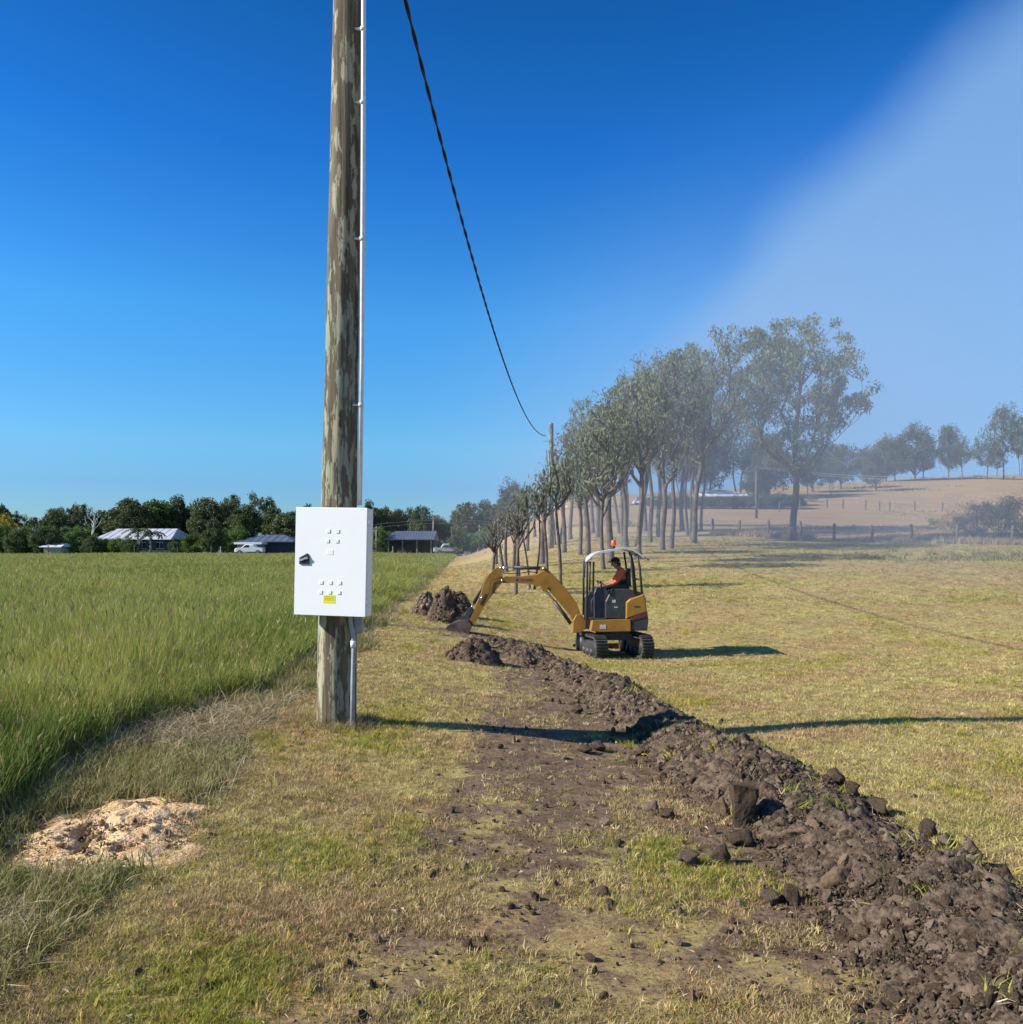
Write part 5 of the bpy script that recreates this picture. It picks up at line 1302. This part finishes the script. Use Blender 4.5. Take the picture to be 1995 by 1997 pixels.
# lettering on the boom and plain stickers
for k, ch in enumerate('XCMG'):
    cu = bpy.data.curves.new('letter', 'FONT'); cu.body = ch; cu.size = .085; cu.extrude = .0015; cu.align_x = 'CENTER'
    ob = bpy.data.objects.new('letter', cu); COL.objects.link(ob); dg = bpy.context.evaluated_depsgraph_get(); me = bpy.data.meshes.new_from_object(ob.evaluated_get(dg)); bpy.data.objects.remove(ob)
    me.materials.append(MAT['blue_print']); o = mk('letter', me, None, boom); p = E3(880+k*24, 562); o.location = (p.x, -.0875, p.z); o.rotation_euler = (R(90), 0, 0)
MB().prism([(-.028, -.028), (.028, -.028), (.028, .028), (-.028, .028)], -.002, 0).prism([(-.012, -.012), (.012, -.012), (.012, .012), (-.012, .012)], -.004, -.002).build('emblem', 'blue_print', boom, loc=(E3(848, 550).x, -.0855, E3(848, 550).z))
for (cx, cy, w_, h_, mm, yy) in ((1450, 877, .065, .045, 'bleached', -.5225), (1530, 698, .035, .03, 'bleached', -.4625), (1545, 740, .04, .012, 'bleached', -.4625), (1690, 735, .055, .014, 'dark_paint', -.5125)):
    p = E3(cx, cy); MB().box((-w_, -.003, -h_), (w_, 0, h_)).build('decal', mm, exc, loc=(p.x, yy, p.z))
MB().tube([E3(1395, 655, -.42), E3(1370, 700, -.42), E3(1375, 780, -.42)], .012, 8).build('grab_rail', 'steel', exc, True)

# operator
def skin_obj(name, verts, edges, radii, m, parent=None, root=0, sub=2):
    me = bpy.data.meshes.new(name); me.from_pydata([tuple(v) for v in verts], edges, []); me.materials.append(MAT[m])
    o = bpy.data.objects.new(name, me); COL.objects.link(o)
    if parent is not None: o.parent = parent
    md = o.modifiers.new('skin', 'SKIN'); md.use_smooth_shade = True
    if not me.skin_vertices: bpy.context.view_layer.objects.active = o
    sv = me.skin_vertices[0].data if me.skin_vertices else None
    for i, r_ in enumerate(radii):
        sv[i].radius = r_ if isinstance(r_, tuple) else (r_, r_); sv[i].use_root = (i == root)
    s2_ = o.modifiers.new('sub', 'SUBSURF'); s2_.levels = sub; s2_.render_levels = sub
    return o
J = {}
def jp(n, cx, cy, yy): J[n] = E3(cx, cy, yy)
base_xy = Vector((ex, ED, ez))
vl = []; rl = []; el = []
def add(p, r_, parent=None):
    vl.append(p); rl.append(r_)
    if parent is not None: el.append((parent, len(vl)-1))
    return len(vl)-1
pv = add(E3(1600, 585), (.13, .11)); sp1 = add(E3(1604, 545), (.115, .10), pv); sp2 = add(E3(1600, 500), (.13, .11), sp1)
nk = add(E3(1588, 472), .052, sp2); hd0 = add(E3(1572, 455), .075, nk); hd1 = add(E3(1558, 432), (.085, .098), hd0); hd2 = add(E3(1556, 412), (.07, .08), hd1)
for s_ in (-1, 1):
    sh_ = add(E3(1596, 490, .17*s_), .052, sp2); elb = add(E3(1555, 568, .24*s_), .042, sh_); wr = add(E3(1480, 590, .26*s_), .028, elb); hn_ = add(E3(1462, 590, .27*s_), (.036, .022), wr)
    for k in range(4):
        f1_ = add(E3(1450-k*1.5, 580+k*8, .275*s_), .010, hn_); f2__ = add(E3(1440+k*1, 582+k*8, .285*s_), .009, f1_); add(E3(1437+k, 588+k*8, .30*s_), .008, f2__)
    th_ = add(E3(1462, 575, .25*s_), .011, hn_); add(E3(1450, 568, .26*s_), .009, th_)
    hp_ = add(E3(1590, 592, .10*s_), .085, pv); kn = add(E3(1480, 600, .13*s_), .062, hp_); ak = add(E3(1455, 745, .13*s_), .042, kn); ft = add(E3(1452, 775, .13*s_), .042, ak); add(E3(1410, 790, .13*s_), .032, ft)
per = skin_obj('person', vl, el, rl, 'skin'); per.location = base_xy
tag(per, 'operator in orange high visibility shirt and dark cap seated in the digger', 'person')
# shirt
vl = []; rl = []; el = []
a0 = add(E3(1602, 592), (.150, .130)); a1 = add(E3(1606, 545), (.145, .125), a0); a2 = add(E3(1600, 500), (.155, .130), a1); a3 = add(E3(1590, 478), .075, a2)
for s_ in (-1, 1): b0 = add(E3(1598, 492, .17*s_), .070, a2); b1 = add(E3(1558, 562, .235*s_), .058, b0); add(E3(1520, 580, .25*s_), .048, b1)
skin_obj('shirt', vl, el, rl, 'hi_vis', per)
vl = []; rl = []; el = []
a0 = add(E3(1598, 592), (.135, .12))
for s_ in (-1, 1): b0 = add(E3(1585, 594, .10*s_), .098, a0); b1 = add(E3(1480, 600, .13*s_), .075, b0); add(E3(1456, 740, .13*s_), .055, b1)
skin_obj('trousers', vl, el, rl, 'navy', per)
for s_ in (-1, 1): MB().bevbox((-.15, -.05, -.05), (.06, .05, .04), .02).build('boot', 'black_plastic', per, loc=E3(1448, 786, .13*s_))
for (cy, rr_) in ((535, .155),): MB().tube([E3(1606, cy+4), E3(1606, cy-4)], rr_, 20).build('reflective_band', 'bleached', per)
hp0 = E3(1560, 424); mb = MB(); V = []; Fc = []
for k in range(7):
    a = math.pi/2*k/6
    for i in range(18): b_ = 2*math.pi*i/18; V.append((hp0.x+.105*math.cos(a)*math.cos(b_), .095*math.cos(a)*math.sin(b_), hp0.z+.01+.10*math.sin(a)))
for k in range(6):
    for i in range(18): j = (i+1) % 18; Fc.append((k*18+i, k*18+j, (k+1)*18+j, (k+1)*18+i))
mb.add(V, Fc); mb.prism([(hp0.x-.19, hp0.z-.01), (hp0.x-.09, hp0.z+.005), (hp0.x-.07, hp0.z+.03), (hp0.x-.12, hp0.z+.02)], -.07, .07, 0)
mb.build('cap', 'navy', per, True)
MB().prism([(E3(1560, 440).x+.02, E3(0, 452).z), (E3(1560, 440).x+.10, E3(0, 452).z), (E3(1560, 440).x+.105, E3(0, 425).z), (E3(1560, 440).x-.02, E3(0, 425).z)], -.088, .088, .02).build('hair', 'navy', per)
for s_ in (-1, 1):
    MB().tube([E3(1532, 436, .034*s_), E3(1528, 436, .034*s_)], .010, 8).build('eye', 'black_plastic', per)
    MB().tube([E3(1562, 440, .085*s_), E3(1562, 440, .102*s_)], .024, 10).build('ear', 'skin', per, True)
MB().prism(EP([(1534, 432), (1522, 450), (1536, 452)]), -.014, .014, .003).build('nose', 'skin', per)
MB().box((-.004, -.025, -.004), (.004, .025, .004)).build('mouth', 'maroon', per, loc=E3(1534, 460))

# ------------------------------------------------------------------ dust haze over the grove and paddock
def dust_cloud():
    mb = MB(); mb.box((-1, -1, -1), (1, 1, 1))
    m = bpy.data.materials.new('dust'); m.use_nodes = True; t = m.node_tree; t.nodes.clear()
    o = N(t, 'ShaderNodeOutputMaterial'); v = N(t, 'ShaderNodeVolumePrincipled'); v.inputs['Color'].default_value = (.80, .87, 1.0, 1)
    tc = N(t, 'ShaderNodeTexCoord'); ln = N(t, 'ShaderNodeVectorMath', operation='LENGTH'); t.links.new(tc.outputs['Object'], ln.inputs[0])
    mr = N(t, 'ShaderNodeMapRange', interpolation_type='SMOOTHSTEP'); t.links.new(ln.outputs['Value'], mr.inputs['Value'])
    mr.inputs['From Min'].default_value = 1.0; mr.inputs['From Max'].default_value = .25
    mr.inputs['To Min'].default_value = 0; mr.inputs['To Max'].default_value = .0115
    t.links.new(mr.outputs[0], v.inputs['Density']); v.inputs['Anisotropy'].default_value = 0.1
    t.links.new(v.outputs[0], o.inputs['Volume']); MAT['dust'] = m
    o = mb.build('haze', 'dust', None); o.location = (15, 52, 4); o.scale = (24, 40, 20)
    return tag(o, 'thin dusty haze hanging over the grove and paddock', 'haze', kind='stuff')
dust_cloud()
